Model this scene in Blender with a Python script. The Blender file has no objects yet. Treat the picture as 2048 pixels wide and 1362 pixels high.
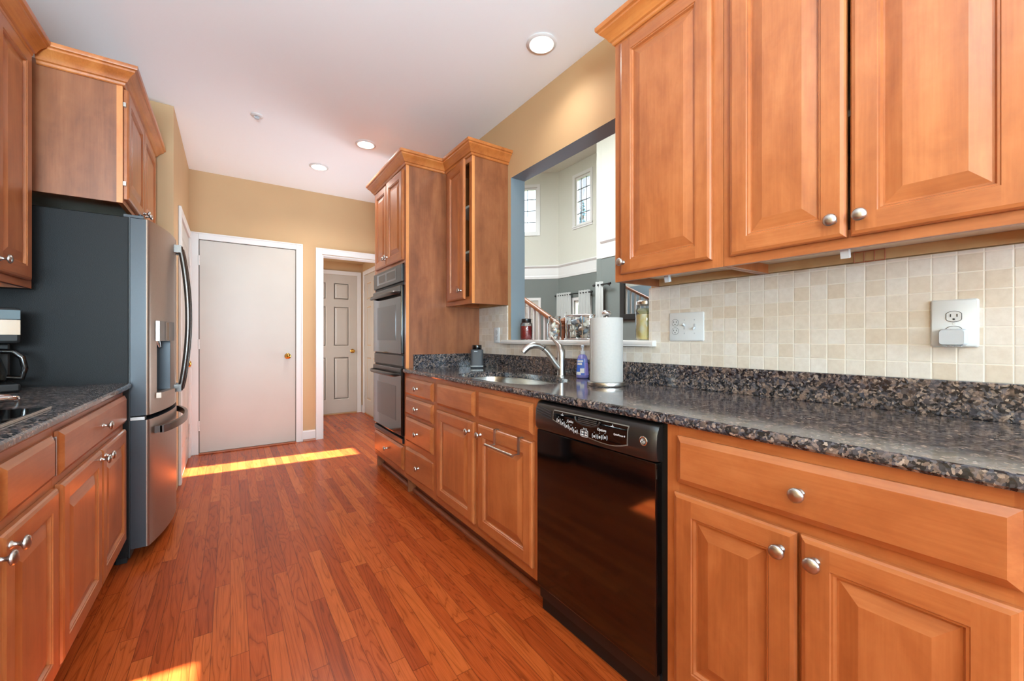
import bpy, bmesh, math, random
from mathutils import Vector, Matrix
random.seed(7)
PI = math.pi
SC = bpy.context.scene
COL = SC.collection

# ------------------------------------------------------------------ camera
CAMH = 1.133
cam_d = bpy.data.cameras.new('camera')
cam = bpy.data.objects.new('camera', cam_d); COL.objects.link(cam)
cam_d.sensor_width = 36.0; cam_d.sensor_fit = 'HORIZONTAL'
cam_d.lens = 36.0 * 820.0 / 2048.0
cam_d.shift_y = -3.5 / 2048.0
cam_d.clip_start = 0.02; cam_d.clip_end = 200
cam.location = (0, 0, CAMH)
cam.rotation_euler = (PI / 2, 0, -math.radians(34.5))
SC.camera = cam

# ------------------------------------------------------------------ world, exposure
w = bpy.data.worlds.new('sky'); SC.world = w; w.use_nodes = True
bg = w.node_tree.nodes['Background']
bg.inputs['Color'].default_value = (0.80, 0.90, 1.0, 1)
bg.inputs['Strength'].default_value = 2.6
SC.view_settings.view_transform = 'Standard'
SC.view_settings.look = 'None'
SC.view_settings.exposure = 0.36
SC.view_settings.gamma = 1.0
SC.view_settings.use_curve_mapping = False
SC.cycles.max_bounces = 10
SC.cycles.diffuse_bounces = 6
SC.cycles.glossy_bounces = 5
SC.cycles.transmission_bounces = 8
SC.cycles.transparent_max_bounces = 12
SC.cycles.caustics_reflective = False
SC.cycles.caustics_refractive = False
SC.cycles.sample_clamp_indirect = 6.0

def light(name, kind, loc, energy, color=(1, 1, 1), direction=None, **kw):
    d = bpy.data.lights.new(name, kind); d.energy = energy; d.color = color
    for k, v in kw.items(): setattr(d, k, v)
    o = bpy.data.objects.new(name, d); COL.objects.link(o); o.location = loc
    if direction is not None:
        o.rotation_euler = Vector(direction).to_track_quat('-Z', 'Y').to_euler()
    return o
SUN = (-1.0, 0.08, -0.85)
light('sun', 'SUN', (8, 0, 9), 72.0, (1.0, 0.96, 0.95), SUN, angle=0.006)
light('back_window_fill', 'AREA', (0.35, -3.05, 1.65), 138.0, (0.62, 0.85, 1.0), (0, 1, 0.42), shape='RECTANGLE', size=2.5, size_y=1.9)  # area lamp standing in for daylight at an unseen back window
light('ceiling_fill', 'AREA', (-0.45, -1.3, 1.40), 180.0, (0.62, 0.85, 1.0), (-0.35, 0.72, 1), shape='RECTANGLE', size=1.0, size_y=0.6)  # fill lamp added behind the camera to even out the ceiling; no room fixture
light('foyer_fill', 'AREA', (2.3, 4.4, 1.10), 33.0, (0.76, 0.90, 1.0), (-1, -0.30, 1.1), shape='RECTANGLE', size=0.95, size_y=1.7)  # lamp added beyond the side opening, tilted up to brighten the far end
light('family_room_fill', 'AREA', (2.9, 5.2, 5.1), 310.0, (0.86, 0.95, 1.0), (0, 0, -1), shape='RECTANGLE', size=1.4, size_y=3.0)  # fill lamp added under the high ceiling, where there is no skylight
light('hall_fill', 'AREA', (0.30, 5.85, 1.25), 12.0, (1.0, 0.95, 0.88), (1, 0, 0.1), shape='RECTANGLE', size=0.7, size_y=1.4)  # lamp added at the closed side of the hall to light it

# ------------------------------------------------------------------ small helpers
def lin(c):
    c /= 255.0
    return c / 12.92 if c <= 0.04045 else ((c + 0.055) / 1.055) ** 2.4
def rgb(r, g, b): return (lin(r), lin(g), lin(b), 1.0)

class MB:
    """collects faces for ONE mesh object"""
    def __init__(s): s.v = []; s.f = []; s.m = []
    def add(s, vs, fs, m=0, M=None):
        b = len(s.v)
        for p in vs:
            p = Vector(p)
            s.v.append(M @ p if M else p)
        for f in fs:
            s.f.append([b + i for i in f]); s.m.append(m)
        return s
    def box(s, x0, x1, y0, y1, z0, z1, m=0, M=None):
        vs = [(x, y, z) for z in (z0, z1) for y in (y0, y1) for x in (x0, x1)]
        fs = [(0, 2, 3, 1), (4, 5, 7, 6), (0, 1, 5, 4), (2, 6, 7, 3), (0, 4, 6, 2), (1, 3, 7, 5)]
        return s.add(vs, fs, m, M)
    def lathe(s, prof, seg=24, m=0, M=None, cap=True):
        vs = []; fs = []
        for r, z in prof:
            for i in range(seg):
                a = 2 * PI * i / seg
                vs.append((r * math.cos(a), r * math.sin(a), z))
        n = len(prof)
        for j in range(n - 1):
            for i in range(seg):
                k = (i + 1) % seg
                fs.append((j * seg + i, j * seg + k, (j + 1) * seg + k, (j + 1) * seg + i))
        if cap:
            if prof[0][0] > 1e-5: fs.append(tuple(range(seg - 1, -1, -1)))
            if prof[-1][0] > 1e-5: fs.append(tuple((n - 1) * seg + i for i in range(seg)))
        return s.add(vs, fs, m, M)
    def tube(s, pts, r, seg=12, m=0, M=None, closed=False, flat=None):
        pts = [Vector(p) for p in pts]; n = len(pts)
        rs = r if isinstance(r, (list, tuple)) else [r] * n
        vs = []; fs = []; up = None
        for i, p in enumerate(pts):
            a = pts[i - 1] if (i > 0 or closed) else pts[i]
            b = pts[(i + 1) % n] if (i < n - 1 or closed) else pts[i]
            t = (b - a).normalized()
            if up is None:
                up = Vector((0, 0, 1)) if abs(t.z) < 0.9 else Vector((1, 0, 0))
            sd = t.cross(up).normalized(); up = sd.cross(t).normalized()
            for k in range(seg):
                an = 2 * PI * k / seg
                cx, cy = math.cos(an), math.sin(an)
                if flat: cx *= flat
                vs.append(p + sd * cx * rs[i] + up * cy * rs[i])
        for i in range(n if closed else n - 1):
            j = (i + 1) % n
            for k in range(seg):
                l = (k + 1) % seg
                fs.append((i * seg + k, i * seg + l, j * seg + l, j * seg + k))
        if not closed:
            fs.append(tuple(range(seg - 1, -1, -1))); fs.append(tuple((n - 1) * seg + k for k in range(seg)))
        return s.add(vs, fs, m, M)
    def prism(s, poly, a0, a1, axis='y', m=0, M=None):
        """poly in the two remaining axes (x,z for y; x,y for z; y,z for x)"""
        n = len(poly); vs = []
        for a in (a0, a1):
            for p, q in poly:
                vs.append({'y': (p, a, q), 'z': (p, q, a), 'x': (a, p, q)}[axis])
        fs = [tuple(range(n)), tuple(range(2 * n - 1, n - 1, -1))]
        for i in range(n):
            j = (i + 1) % n
            fs.append((i, i + n, j + n, j))
        return s.add(vs, fs, m, M)
    def build(s, name, mats, parent=None, loc=None, rot=None, smooth=None, bevel=0, bseg=2):
        me = bpy.data.meshes.new(name)
        me.from_pydata([tuple(v) for v in s.v], [], s.f)
        if not isinstance(mats, (list, tuple)): mats = [mats]
        for q in mats: me.materials.append(q)
        for p, mi in zip(me.polygons, s.m): p.material_index = mi
        bm = bmesh.new(); bm.from_mesh(me)
        bmesh.ops.recalc_face_normals(bm, faces=bm.faces)
        bm.to_mesh(me); bm.free()
        if smooth is not None:
            for p in me.polygons: p.use_smooth = True
            me.set_sharp_from_angle(angle=math.radians(smooth))
        o = bpy.data.objects.new(name, me); COL.objects.link(o)
        if parent: o.parent = parent
        if loc: o.location = loc
        if rot: o.rotation_euler = rot
        if bevel:
            b = o.modifiers.new('bevel', 'BEVEL'); b.width = bevel; b.segments = bseg
            b.limit_method = 'ANGLE'; b.angle_limit = math.radians(40)
        return o

def thing(name, label, cat, loc=(0, 0, 0), rz=0.0, group=None, kind=None):
    o = bpy.data.objects.new(name, None); COL.objects.link(o)
    o.location = loc; o.rotation_euler = (0, 0, rz); o.empty_display_size = 0.1
    return tag(o, label, cat, group, kind)
def tag(o, label, cat, group=None, kind=None):
    o['label'] = label; o['category'] = cat
    if group: o['group'] = group
    if kind: o['kind'] = kind
    return o
def struct(o, label, cat): return tag(o, label, cat, None, 'structure')
def note(o, label): o['label'] = label; return o
def text_mesh(name, body, size, mat, parent, loc, rot, align='CENTER'):
    cu = bpy.data.curves.new(name, 'FONT'); cu.body = body; cu.size = size
    cu.align_x = align; cu.align_y = 'CENTER'; cu.extrude = 0.0002
    t = bpy.data.objects.new(name, cu); COL.objects.link(t)
    bpy.context.view_layer.update()
    me = bpy.data.meshes.new_from_object(t.evaluated_get(bpy.context.evaluated_depsgraph_get()))
    bpy.data.objects.remove(t); bpy.data.curves.remove(cu)
    me.materials.clear(); me.materials.append(mat); me.name = name
    o = bpy.data.objects.new(name, me); COL.objects.link(o)
    o.parent = parent; o.location = loc; o.rotation_euler = rot
    return o

# ------------------------------------------------------------------ materials
def new_mat(name):
    m = bpy.data.materials.new(name); m.use_nodes = True
    nt = m.node_tree; return m, nt, nt.nodes['Principled BSDF']
def nd(nt, t, **kw):
    n = nt.nodes.new(t)
    for k, v in kw.items():
        if k.startswith('_'): setattr(n, k[1:], v)
        else: n.inputs[k.replace('0', ' ')].default_value = v
    return n
def ln(nt, a, b): nt.links.new(a, b)
def ramp(nt, src, stops, interp='LINEAR'):
    r = nt.nodes.new('ShaderNodeValToRGB'); r.color_ramp.interpolation = interp
    e = r.color_ramp.elements
    while len(e) < len(stops): e.new(0.5)
    for i, (p, c) in enumerate(stops): e[i].position = p; e[i].color = c
    ln(nt, src, r.inputs['Fac']); return r
def math_n(nt, op, a, b=None):
    n = nt.nodes.new('ShaderNodeMath'); n.operation = op
    for i, q in enumerate((a, b)):
        if q is None: continue
        if isinstance(q, (int, float)): n.inputs[i].default_value = q
        else: ln(nt, q, n.inputs[i])
    return n.outputs[0]
def mixc(nt, fac, a, b, blend='MIX'):
    n = nt.nodes.new('ShaderNodeMix'); n.data_type = 'RGBA'; n.blend_type = blend
    for i, q in ((0, fac), (6, a), (7, b)):
        if isinstance(q, (int, float)): n.inputs[i].default_value = q
        elif isinstance(q, tuple): n.inputs[i].default_value = q
        else: ln(nt, q, n.inputs[i])
    return n.outputs[2]
def plain(name, c, rough=0.5, metal=0.0, spec=0.5, coat=0.0, noise=0.0, bump=0.0, nscale=40):
    m, nt, p = new_mat(name)
    p.inputs['Base Color'].default_value = c; p.inputs['Roughness'].default_value = rough
    p.inputs['Metallic'].default_value = metal; p.inputs['Specular IOR Level'].default_value = spec
    p.inputs['Coat Weight'].default_value = coat; p.inputs['Coat Roughness'].default_value = 0.08
    tc = nt.nodes.new('ShaderNodeTexCoord')
    nz = nd(nt, 'ShaderNodeTexNoise', Scale=nscale, Detail=3.0); ln(nt, tc.outputs['Object'], nz.inputs['Vector'])
    if noise:
        d = tuple(max(0, x * (1 - noise)) for x in c[:3]) + (1,); l = tuple(min(1, x * (1 + noise)) for x in c[:3]) + (1,)
        r = ramp(nt, nz.outputs['Fac'], [(0.3, d), (0.7, l)]); ln(nt, r.outputs['Color'], p.inputs['Base Color'])
    if bump:
        b = nd(nt, 'ShaderNodeBump', Strength=bump, Distance=0.001); ln(nt, nz.outputs['Fac'], b.inputs['Height']); ln(nt, b.outputs['Normal'], p.inputs['Normal'])
    return m

def wood(name, dark, mid, light_, grain='z', rough=0.36, big=False):
    m, nt, p = new_mat(name)
    tc = nt.nodes.new('ShaderNodeTexCoord'); oi = nt.nodes.new('ShaderNodeObjectInfo')
    off = nd(nt, 'ShaderNodeVectorMath', _operation='ADD')
    sc = nd(nt, 'ShaderNodeVectorMath', _operation='SCALE'); sc.inputs['Scale'].default_value = 7.0
    cx = nt.nodes.new('ShaderNodeCombineXYZ')
    for i in range(3): ln(nt, oi.outputs['Random'], cx.inputs[i])
    ln(nt, cx.outputs[0], sc.inputs[0]); ln(nt, tc.outputs['Object'], off.inputs[0]); ln(nt, sc.outputs[0], off.inputs[1])
    def mp(long, across):
        q = nt.nodes.new('ShaderNodeMapping')
        q.inputs['Scale'].default_value = tuple(long if a == grain else across for a in 'xyz')
        ln(nt, off.outputs[0], q.inputs['Vector']); return q.outputs[0]
    n1 = nd(nt, 'ShaderNodeTexNoise', Scale=1.0, Detail=5.0, Roughness=0.55, Distortion=0.9); ln(nt, mp(1.6, 7.0), n1.inputs['Vector'])
    n2 = nd(nt, 'ShaderNodeTexNoise', Scale=1.0, Detail=3.0, Roughness=0.6); ln(nt, mp(5.0, 150.0), n2.inputs['Vector'])
    n3 = nd(nt, 'ShaderNodeTexNoise', Scale=1.0, Detail=4.0, Roughness=0.65, Distortion=0.4); ln(nt, mp(9.0, 13.0), n3.inputs['Vector'])
    f = math_n(nt, 'ADD', math_n(nt, 'MULTIPLY', n1.outputs['Fac'], 0.55), math_n(nt, 'MULTIPLY', n2.outputs['Fac'], 0.18))
    f = math_n(nt, 'ADD', f, math_n(nt, 'MULTIPLY', n3.outputs['Fac'], 0.27))
    r = ramp(nt, f, [(0.34, dark), (0.50, mid), (0.68, light_)])
    c = r.outputs['Color']
    if big:
        wv = nd(nt, 'ShaderNodeTexWave', Scale=0.55, Distortion=9.0, Detail=2.5); wv.inputs['Detail Scale'].default_value = 1.3
        wv.bands_direction = 'X' if grain != 'x' else 'Z'
        ln(nt, mp(1.0, 6.5), wv.inputs['Vector'])
        r2 = ramp(nt, wv.outputs['Fac'], [(0.0, (0.78, 0.74, 0.70, 1)), (0.35, (1, 1, 1, 1)), (1.0, (1, 1, 1, 1))])
        c = mixc(nt, 0.8, c, r2.outputs['Color'], 'MULTIPLY')
    ln(nt, c, p.inputs['Base Color'])
    p.inputs['Roughness'].default_value = rough; p.inputs['Specular IOR Level'].default_value = 0.5
    p.inputs['Coat Weight'].default_value = 0.25; p.inputs['Coat Roughness'].default_value = 0.22
    return m

WD, WM_, WL = rgb(144, 77, 38), rgb(168, 97, 52), rgb(188, 117, 68)
M = {}
M['wood_v'] = wood('maple_upright_grain', WD, WM_, WL, 'z')
M['wood_h'] = wood('maple_level_grain', WD, WM_, WL, 'x')
M['wood_big'] = wood('maple_veneer_panel', rgb(118, 66, 38), rgb(144, 86, 52), rgb(164, 104, 66), 'z', 0.42, big=True)
M['wood_edge'] = wood('maple_edge_band', rgb(196, 116, 60), rgb(214, 138, 78), rgb(226, 156, 96), 'z')
M['crown'] = wood('maple_crown', rgb(150, 80, 34), rgb(184, 108, 52), rgb(204, 132, 70), 'x', 0.34)
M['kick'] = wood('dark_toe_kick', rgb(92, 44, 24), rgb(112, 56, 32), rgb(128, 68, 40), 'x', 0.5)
M['maple_raw'] = wood('raw_maple_underside', rgb(206, 194, 170), rgb(220, 210, 190), rgb(230, 222, 206), 'x', 0.6)
M['nailer'] = wood('tan_nailer', rgb(172, 140, 98), rgb(188, 156, 112), rgb(200, 170, 126), 'x', 0.6)
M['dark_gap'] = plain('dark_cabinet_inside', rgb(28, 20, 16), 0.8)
M['white_paint'] = plain('white_door_paint', rgb(188, 180, 170), 0.42, noise=0.03, nscale=3)
M['trim_paint'] = plain('white_trim_paint', rgb(218, 215, 212), 0.38)
M['ceiling'] = plain('flat_ceiling_paint', rgb(246, 249, 250), 0.9)
M['tan'] = plain('tan_wall_paint', rgb(192, 158, 117), 0.72, noise=0.025, nscale=2.5)
M['grey_wall'] = plain('grey_green_wall_paint', rgb(112, 117, 113), 0.75)
M['blue_grey'] = plain('blue_grey_wall_paint', rgb(128, 142, 150), 0.7)
M['cream'] = plain('cream_wall_paint', rgb(205, 202, 190), 0.8)
M['nickel'] = plain('brushed_nickel', rgb(190, 186, 180), 0.30, metal=1.0)
M['chrome'] = plain('chrome', rgb(220, 220, 220), 0.10, metal=1.0)
M['steel'] = plain('stainless_steel', rgb(186, 182, 176), 0.24, metal=1.0, bump=0.05, nscale=120)
M['brass'] = plain('polished_brass', rgb(214, 168, 84), 0.16, metal=1.0)
M['black_gloss'] = plain('black_glass', rgb(9, 7, 7), 0.06, spec=0.6, coat=0.4)
M['black_satin'] = plain('black_enamel', rgb(28, 25, 24), 0.30, spec=0.6)
M['black_matte'] = plain('black_plastic', rgb(18, 18, 18), 0.5)
M['black_metal'] = plain('black_iron', rgb(24, 23, 22), 0.45)
M['fridge_side'] = plain('textured_charcoal_enamel', rgb(25, 23, 22), 0.5, spec=0.2, noise=0.22, bump=0.5, nscale=380)
M['fridge_edge'] = plain('slate_door_edge', rgb(44, 46, 51), 0.38, metal=0.2, noise=0.06, nscale=200)
M['fridge_front'] = plain('black_stainless', rgb(158, 138, 124), 0.36, metal=0.85, noise=0.04, nscale=150)
M['fridge_handle'] = plain('dark_handle_steel', rgb(98, 92, 88), 0.25, metal=0.9)
M['white_plastic'] = plain('white_plastic', rgb(208, 212, 214), 0.28)
M['grey_plastic'] = plain('pale_grey_plastic', rgb(186, 192, 198), 0.4)
M['slot'] = plain('dark_slot', rgb(40, 40, 40), 0.6)
M['print'] = plain('white_print', rgb(225, 225, 225), 0.5)
M['paper'] = plain('paper_towel', rgb(176, 173, 169), 0.9, noise=0.02, bump=0.9, nscale=90)
M['cloth'] = plain('white_curtain_cloth', rgb(176, 174, 170), 0.9)
M['shoe'] = plain('reddish_shoe_moulding', rgb(140, 74, 44), 0.35)
M['threshold'] = plain('red_oak_threshold', rgb(160, 84, 50), 0.4, noise=0.1)
M['rail_wood'] = wood('stained_handrail', rgb(104, 58, 34), rgb(134, 78, 46), rgb(150, 92, 58), 'x', 0.35)
M['bottle_blue'] = plain('blue_label', rgb(58, 96, 190), 0.35, noise=0.25, nscale=60)
M['lilac'] = plain('lilac_label', rgb(140, 124, 196), 0.35)
M['clear_plastic'] = plain('clear_pump', rgb(206, 212, 220), 0.2)
M['liquid_soap'] = plain('blue_violet_soap', rgb(120, 118, 184), 0.12, spec=0.6)
M['candle'] = plain('red_candle_wax', rgb(134, 34, 34), 0.35, noise=0.3, nscale=70)
M['terracotta'] = plain('terracotta_rack', rgb(168, 98, 66), 0.5)
M['granule'] = plain('light_grey_speckle', rgb(200, 198, 194), 0.5)
M['foliage'] = plain('blue_green_needles', rgb(122, 160, 176), 0.8, noise=0.3, nscale=6)
M['hedge'] = plain('hedge_leaves', rgb(84, 112, 78), 0.8, noise=0.4, nscale=5)
M['bark'] = plain('bark', rgb(82, 66, 52), 0.9)
M['grass'] = plain('lawn_grass', rgb(96, 120, 66), 0.9, noise=0.3, nscale=3)

def glass(name, tint, refl=0.10, rough=0.0):
    m, nt, p = new_mat(name); nt.nodes.remove(p)
    out = nt.nodes['Material Output']
    tr = nd(nt, 'ShaderNodeBsdfTransparent', Color=tint); gl = nd(nt, 'ShaderNodeBsdfGlossy', Roughness=rough)
    lw = nd(nt, 'ShaderNodeLayerWeight', Blend=0.25)
    f = math_n(nt, 'ADD', math_n(nt, 'MULTIPLY', lw.outputs['Fresnel'], 0.8), refl * 0.4)
    mx = nt.nodes.new('ShaderNodeMixShader')
    ln(nt, f, mx.inputs[0]); ln(nt, tr.outputs[0], mx.inputs[1]); ln(nt, gl.outputs[0], mx.inputs[2]); ln(nt, mx.outputs[0], out.inputs['Surface'])
    return m
M['pane'] = glass('window_pane', (0.97, 0.98, 0.98, 1), 0.05)
M['jar_glass'] = glass('jar_glass', (0.93, 0.95, 0.94, 1), 0.14)
M['carafe_glass'] = glass('carafe_glass', (0.30, 0.28, 0.26, 1), 0.2)
M['mirror'] = plain('mirror_silver', rgb(225, 228, 230), 0.02, metal=1.0)

def liquid():
    m, nt, p = new_mat('pale_yellow_liquid')
    p.inputs['Base Color'].default_value = rgb(252, 236, 180); p.inputs['Roughness'].default_value = 0.12
    p.inputs['Subsurface Weight'].default_value = 0.6; p.inputs['Subsurface Radius'].default_value = (0.03, 0.025, 0.012)
    tc = nt.nodes.new('ShaderNodeTexCoord'); nz = nd(nt, 'ShaderNodeTexNoise', Scale=22.0); ln(nt, tc.outputs['Object'], nz.inputs['Vector'])
    r = ramp(nt, nz.outputs['Fac'], [(0.4, rgb(250, 228, 160)), (0.65, rgb(255, 248, 226))]); ln(nt, r.outputs[0], p.inputs['Base Color'])
    return m
M['liquid'] = liquid()

def lamp_glow(name, c, s):
    m, nt, p = new_mat(name)
    p.inputs['Base Color'].default_value = (1, 1, 1, 1)
    p.inputs['Emission Color'].default_value = c; p.inputs['Emission Strength'].default_value = s
    return m
M['glow'] = lamp_glow('lit_lamp_glass', (1.0, 0.93, 0.82, 1), 9.0)
M['baffle'] = lamp_glow('lit_baffle', (1.0, 0.93, 0.84, 1), 0.25)

def floor_mat():
    m, nt, p = new_mat('red_oak_strip_floor')
    tc = nt.nodes.new('ShaderNodeTexCoord'); sp = nt.nodes.new('ShaderNodeSeparateXYZ'); ln(nt, tc.outputs['Object'], sp.inputs[0])
    X, Y = sp.outputs[0], sp.outputs[1]
    sx = math_n(nt, 'MULTIPLY', X, 1 / 0.057); ix = math_n(nt, 'FLOOR', sx); fx = math_n(nt, 'FRACT', sx)
    wn = nd(nt, 'ShaderNodeTexWhiteNoise', _noise_dimensions='1D'); ln(nt, ix, wn.inputs['W'])
    sy = math_n(nt, 'DIVIDE', math_n(nt, 'ADD', Y, math_n(nt, 'MULTIPLY', wn.outputs['Value'], 5.0)), 0.78)
    sy = math_n(nt, 'ADD', sy, 40.0)
    iy = math_n(nt, 'FLOOR', sy); fy = math_n(nt, 'FRACT', sy)
    cb = nt.nodes.new('ShaderNodeCombineXYZ'); ln(nt, ix, cb.inputs[0]); ln(nt, iy, cb.inputs[1])
    w2 = nd(nt, 'ShaderNodeTexWhiteNoise', _noise_dimensions='2D'); ln(nt, cb.outputs[0], w2.inputs['Vector'])
    ident = w2.outputs['Value']
    base = ramp(nt, ident, [(0.0, rgb(146, 60, 24)), (0.3, rgb(160, 69, 28)), (0.65, rgb(168, 76, 31)), (1.0, rgb(180, 88, 38))])
    # grain: distorted rings stretched along the plank
    g = nt.nodes.new('ShaderNodeCombineXYZ')
    ln(nt, math_n(nt, 'ADD', math_n(nt, 'MULTIPLY', X, 1.0), math_n(nt, 'MULTIPLY', ident, 31.0)), g.inputs[0])
    ln(nt, math_n(nt, 'ADD', math_n(nt, 'MULTIPLY', Y, 0.075), math_n(nt, 'MULTIPLY', ident, 17.0)), g.inputs[1])
    n1 = nd(nt, 'ShaderNodeTexNoise', Scale=13.0, Detail=2.5, Roughness=0.5, Distortion=0.6); ln(nt, g.outputs[0], n1.inputs['Vector'])
    rings = math_n(nt, 'FRACT', math_n(nt, 'MULTIPLY', n1.outputs['Fac'], 13.0))
    rr = ramp(nt, rings, [(0.0, (0.58, 0.52, 0.48, 1)), (0.2, (0.95, 0.94, 0.93, 1)), (0.6, (1.06, 1.06, 1.06, 1)), (1.0, (0.88, 0.86, 0.84, 1))])
    g2 = nt.nodes.new('ShaderNodeCombineXYZ'); ln(nt, X, g2.inputs[0]); ln(nt, math_n(nt, 'MULTIPLY', Y, 0.02), g2.inputs[1]); ln(nt, ident, g2.inputs[2])
    n2 = nd(nt, 'ShaderNodeTexNoise', Scale=420.0, Detail=2.0); ln(nt, g2.outputs[0], n2.inputs['Vector'])
    r2 = ramp(nt, n2.outputs['Fac'], [(0.3, (0.72, 0.68, 0.64, 1)), (0.6, (1.06, 1.06, 1.06, 1))])
    c = mixc(nt, 0.92, base.outputs['Color'], rr.outputs['Color'], 'MULTIPLY')
    c = mixc(nt, 0.6, c, r2.outputs['Color'], 'MULTIPLY')
    ex = math_n(nt, 'MINIMUM', fx, math_n(nt, 'SUBTRACT', 1.0, fx)); sxm = math_n(nt, 'LESS_THAN', ex, 0.018)
    sym = math_n(nt, 'LESS_THAN', fy, 0.0035)
    seam = math_n(nt, 'MAXIMUM', sxm, sym)
    c = mixc(nt, math_n(nt, 'MULTIPLY', seam, 0.62), c, rgb(70, 30, 14))
    ln(nt, c, p.inputs['Base Color'])
    p.inputs['Roughness'].default_value = 0.27; p.inputs['Specular IOR Level'].default_value = 0.20
    p.inputs['Coat Weight'].default_value = 0.02; p.inputs['Coat Roughness'].default_value = 0.12
    b = nd(nt, 'ShaderNodeBump', Strength=0.25, Distance=0.0008); b.invert = True
    ln(nt, seam, b.inputs['Height']); ln(nt, b.outputs['Normal'], p.inputs['Normal'])
    return m
M['floor'] = floor_mat()

def granite():
    m, nt, p = new_mat('dark_speckled_granite')
    tc = nt.nodes.new('ShaderNodeTexCoord')
    nz = nd(nt, 'ShaderNodeTexNoise', Scale=38.0, Detail=4.0, Roughness=0.6); ln(nt, tc.outputs['Object'], nz.inputs['Vector'])
    wv = nd(nt, 'ShaderNodeVectorMath', _operation='MULTIPLY_ADD'); wv.inputs[1].default_value = (0.02, 0.02, 0.02)
    ln(nt, nz.outputs['Color'], wv.inputs[0]); ln(nt, tc.outputs['Object'], wv.inputs[2])
    v1 = nd(nt, 'ShaderNodeTexVoronoi', Scale=62.0); ln(nt, wv.outputs[0], v1.inputs['Vector'])
    v2 = nd(nt, 'ShaderNodeTexVoronoi', Scale=170.0); ln(nt, wv.outputs[0], v2.inputs['Vector'])
    s1 = nt.nodes.new('ShaderNodeSeparateColor'); ln(nt, v1.outputs['Color'], s1.inputs[0])
    s2 = nt.nodes.new('ShaderNodeSeparateColor'); ln(nt, v2.outputs['Color'], s2.inputs[0])
    big = ramp(nt, s1.outputs[0], [(0.0, rgb(26, 25, 28)), (0.42, rgb(40, 38, 42)), (0.62, rgb(78, 80, 92)), (0.78, rgb(112, 96, 86)), (1.0, rgb(146, 122, 108))], 'LINEAR')
    small = ramp(nt, s2.outputs[1], [(0.0, rgb(18, 17, 19)), (0.45, rgb(44, 42, 44)), (0.7, rgb(92, 92, 100)), (0.86, rgb(124, 106, 96)), (1.0, rgb(168, 152, 140))], 'LINEAR')
    n3 = nd(nt, 'ShaderNodeTexNoise', Scale=30.0, Detail=3.0); ln(nt, tc.outputs['Object'], n3.inputs['Vector'])
    f = ramp(nt, n3.outputs['Fac'], [(0.38, (0, 0, 0, 1)), (0.62, (1, 1, 1, 1))])
    c = mixc(nt, f.outputs['Color'], small.outputs['Color'], big.outputs['Color'])
    c = mixc(nt, 0.35, c, small.outputs['Color'])
    ln(nt, c, p.inputs['Base Color'])
    p.inputs['Roughness'].default_value = 0.11; p.inputs['Specular IOR Level'].default_value = 0.55
    return m
M['granite'] = granite()

def tiles():
    m, nt, p = new_mat('tumbled_beige_mosaic_tile')
    tc = nt.nodes.new('ShaderNodeTexCoord'); sp = nt.nodes.new('ShaderNodeSeparateXYZ'); ln(nt, tc.outputs['Object'], sp.inputs[0])
    P = 0.0508
    sy = math_n(nt, 'ADD', math_n(nt, 'MULTIPLY', sp.outputs[1], 1 / P), 0.25 + 50); sz = math_n(nt, 'MULTIPLY', math_n(nt, 'ADD', sp.outputs[2], -1.0135), 1 / P)
    iy, fy = math_n(nt, 'FLOOR', sy), math_n(nt, 'FRACT', sy); iz, fz = math_n(nt, 'FLOOR', sz), math_n(nt, 'FRACT', sz)
    cb = nt.nodes.new('ShaderNodeCombineXYZ'); ln(nt, iy, cb.inputs[0]); ln(nt, iz, cb.inputs[1])
    w2 = nd(nt, 'ShaderNodeTexWhiteNoise', _noise_dimensions='2D'); ln(nt, cb.outputs[0], w2.inputs['Vector'])
    base = ramp(nt, w2.outputs['Value'], [(0.0, rgb(208, 196, 180)), (0.2, rgb(213, 204, 191)), (0.6, rgb(217, 210, 200)), (1.0, rgb(221, 216, 209))])
    nz = nd(nt, 'ShaderNodeTexNoise', Scale=55.0, Detail=5.0, Roughness=0.65); ln(nt, tc.outputs['Object'], nz.inputs['Vector'])
    r = ramp(nt, nz.outputs['Fac'], [(0.3, (0.90, 0.88, 0.86, 1)), (0.65, (1.03, 1.03, 1.03, 1))])
    c = mixc(nt, 0.8, base.outputs['Color'], r.outputs['Color'], 'MULTIPLY')
    ey = math_n(nt, 'MINIMUM', fy, math_n(nt, 'SUBTRACT', 1.0, fy)); ez = math_n(nt, 'MINIMUM', fz, math_n(nt, 'SUBTRACT', 1.0, fz))
    e = math_n(nt, 'MINIMUM', ey, ez)
    g = ramp(nt, e, [(0.022, (1, 1, 1, 1)), (0.040, (0, 0, 0, 1))])
    c = mixc(nt, g.outputs['Color'], c, rgb(228, 222, 210))
    ln(nt, c, p.inputs['Base Color']); p.inputs['Roughness'].default_value = 0.45
    b = nd(nt, 'ShaderNodeBump', Strength=0.5, Distance=0.0015)
    ln(nt, math_n(nt, 'MINIMUM', e, 0.06), b.inputs['Height'])
    b.inputs['Distance'].default_value = 0.02
    ln(nt, b.outputs['Normal'], p.inputs['Normal'])
    return m
M['tile'] = tiles()

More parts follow.
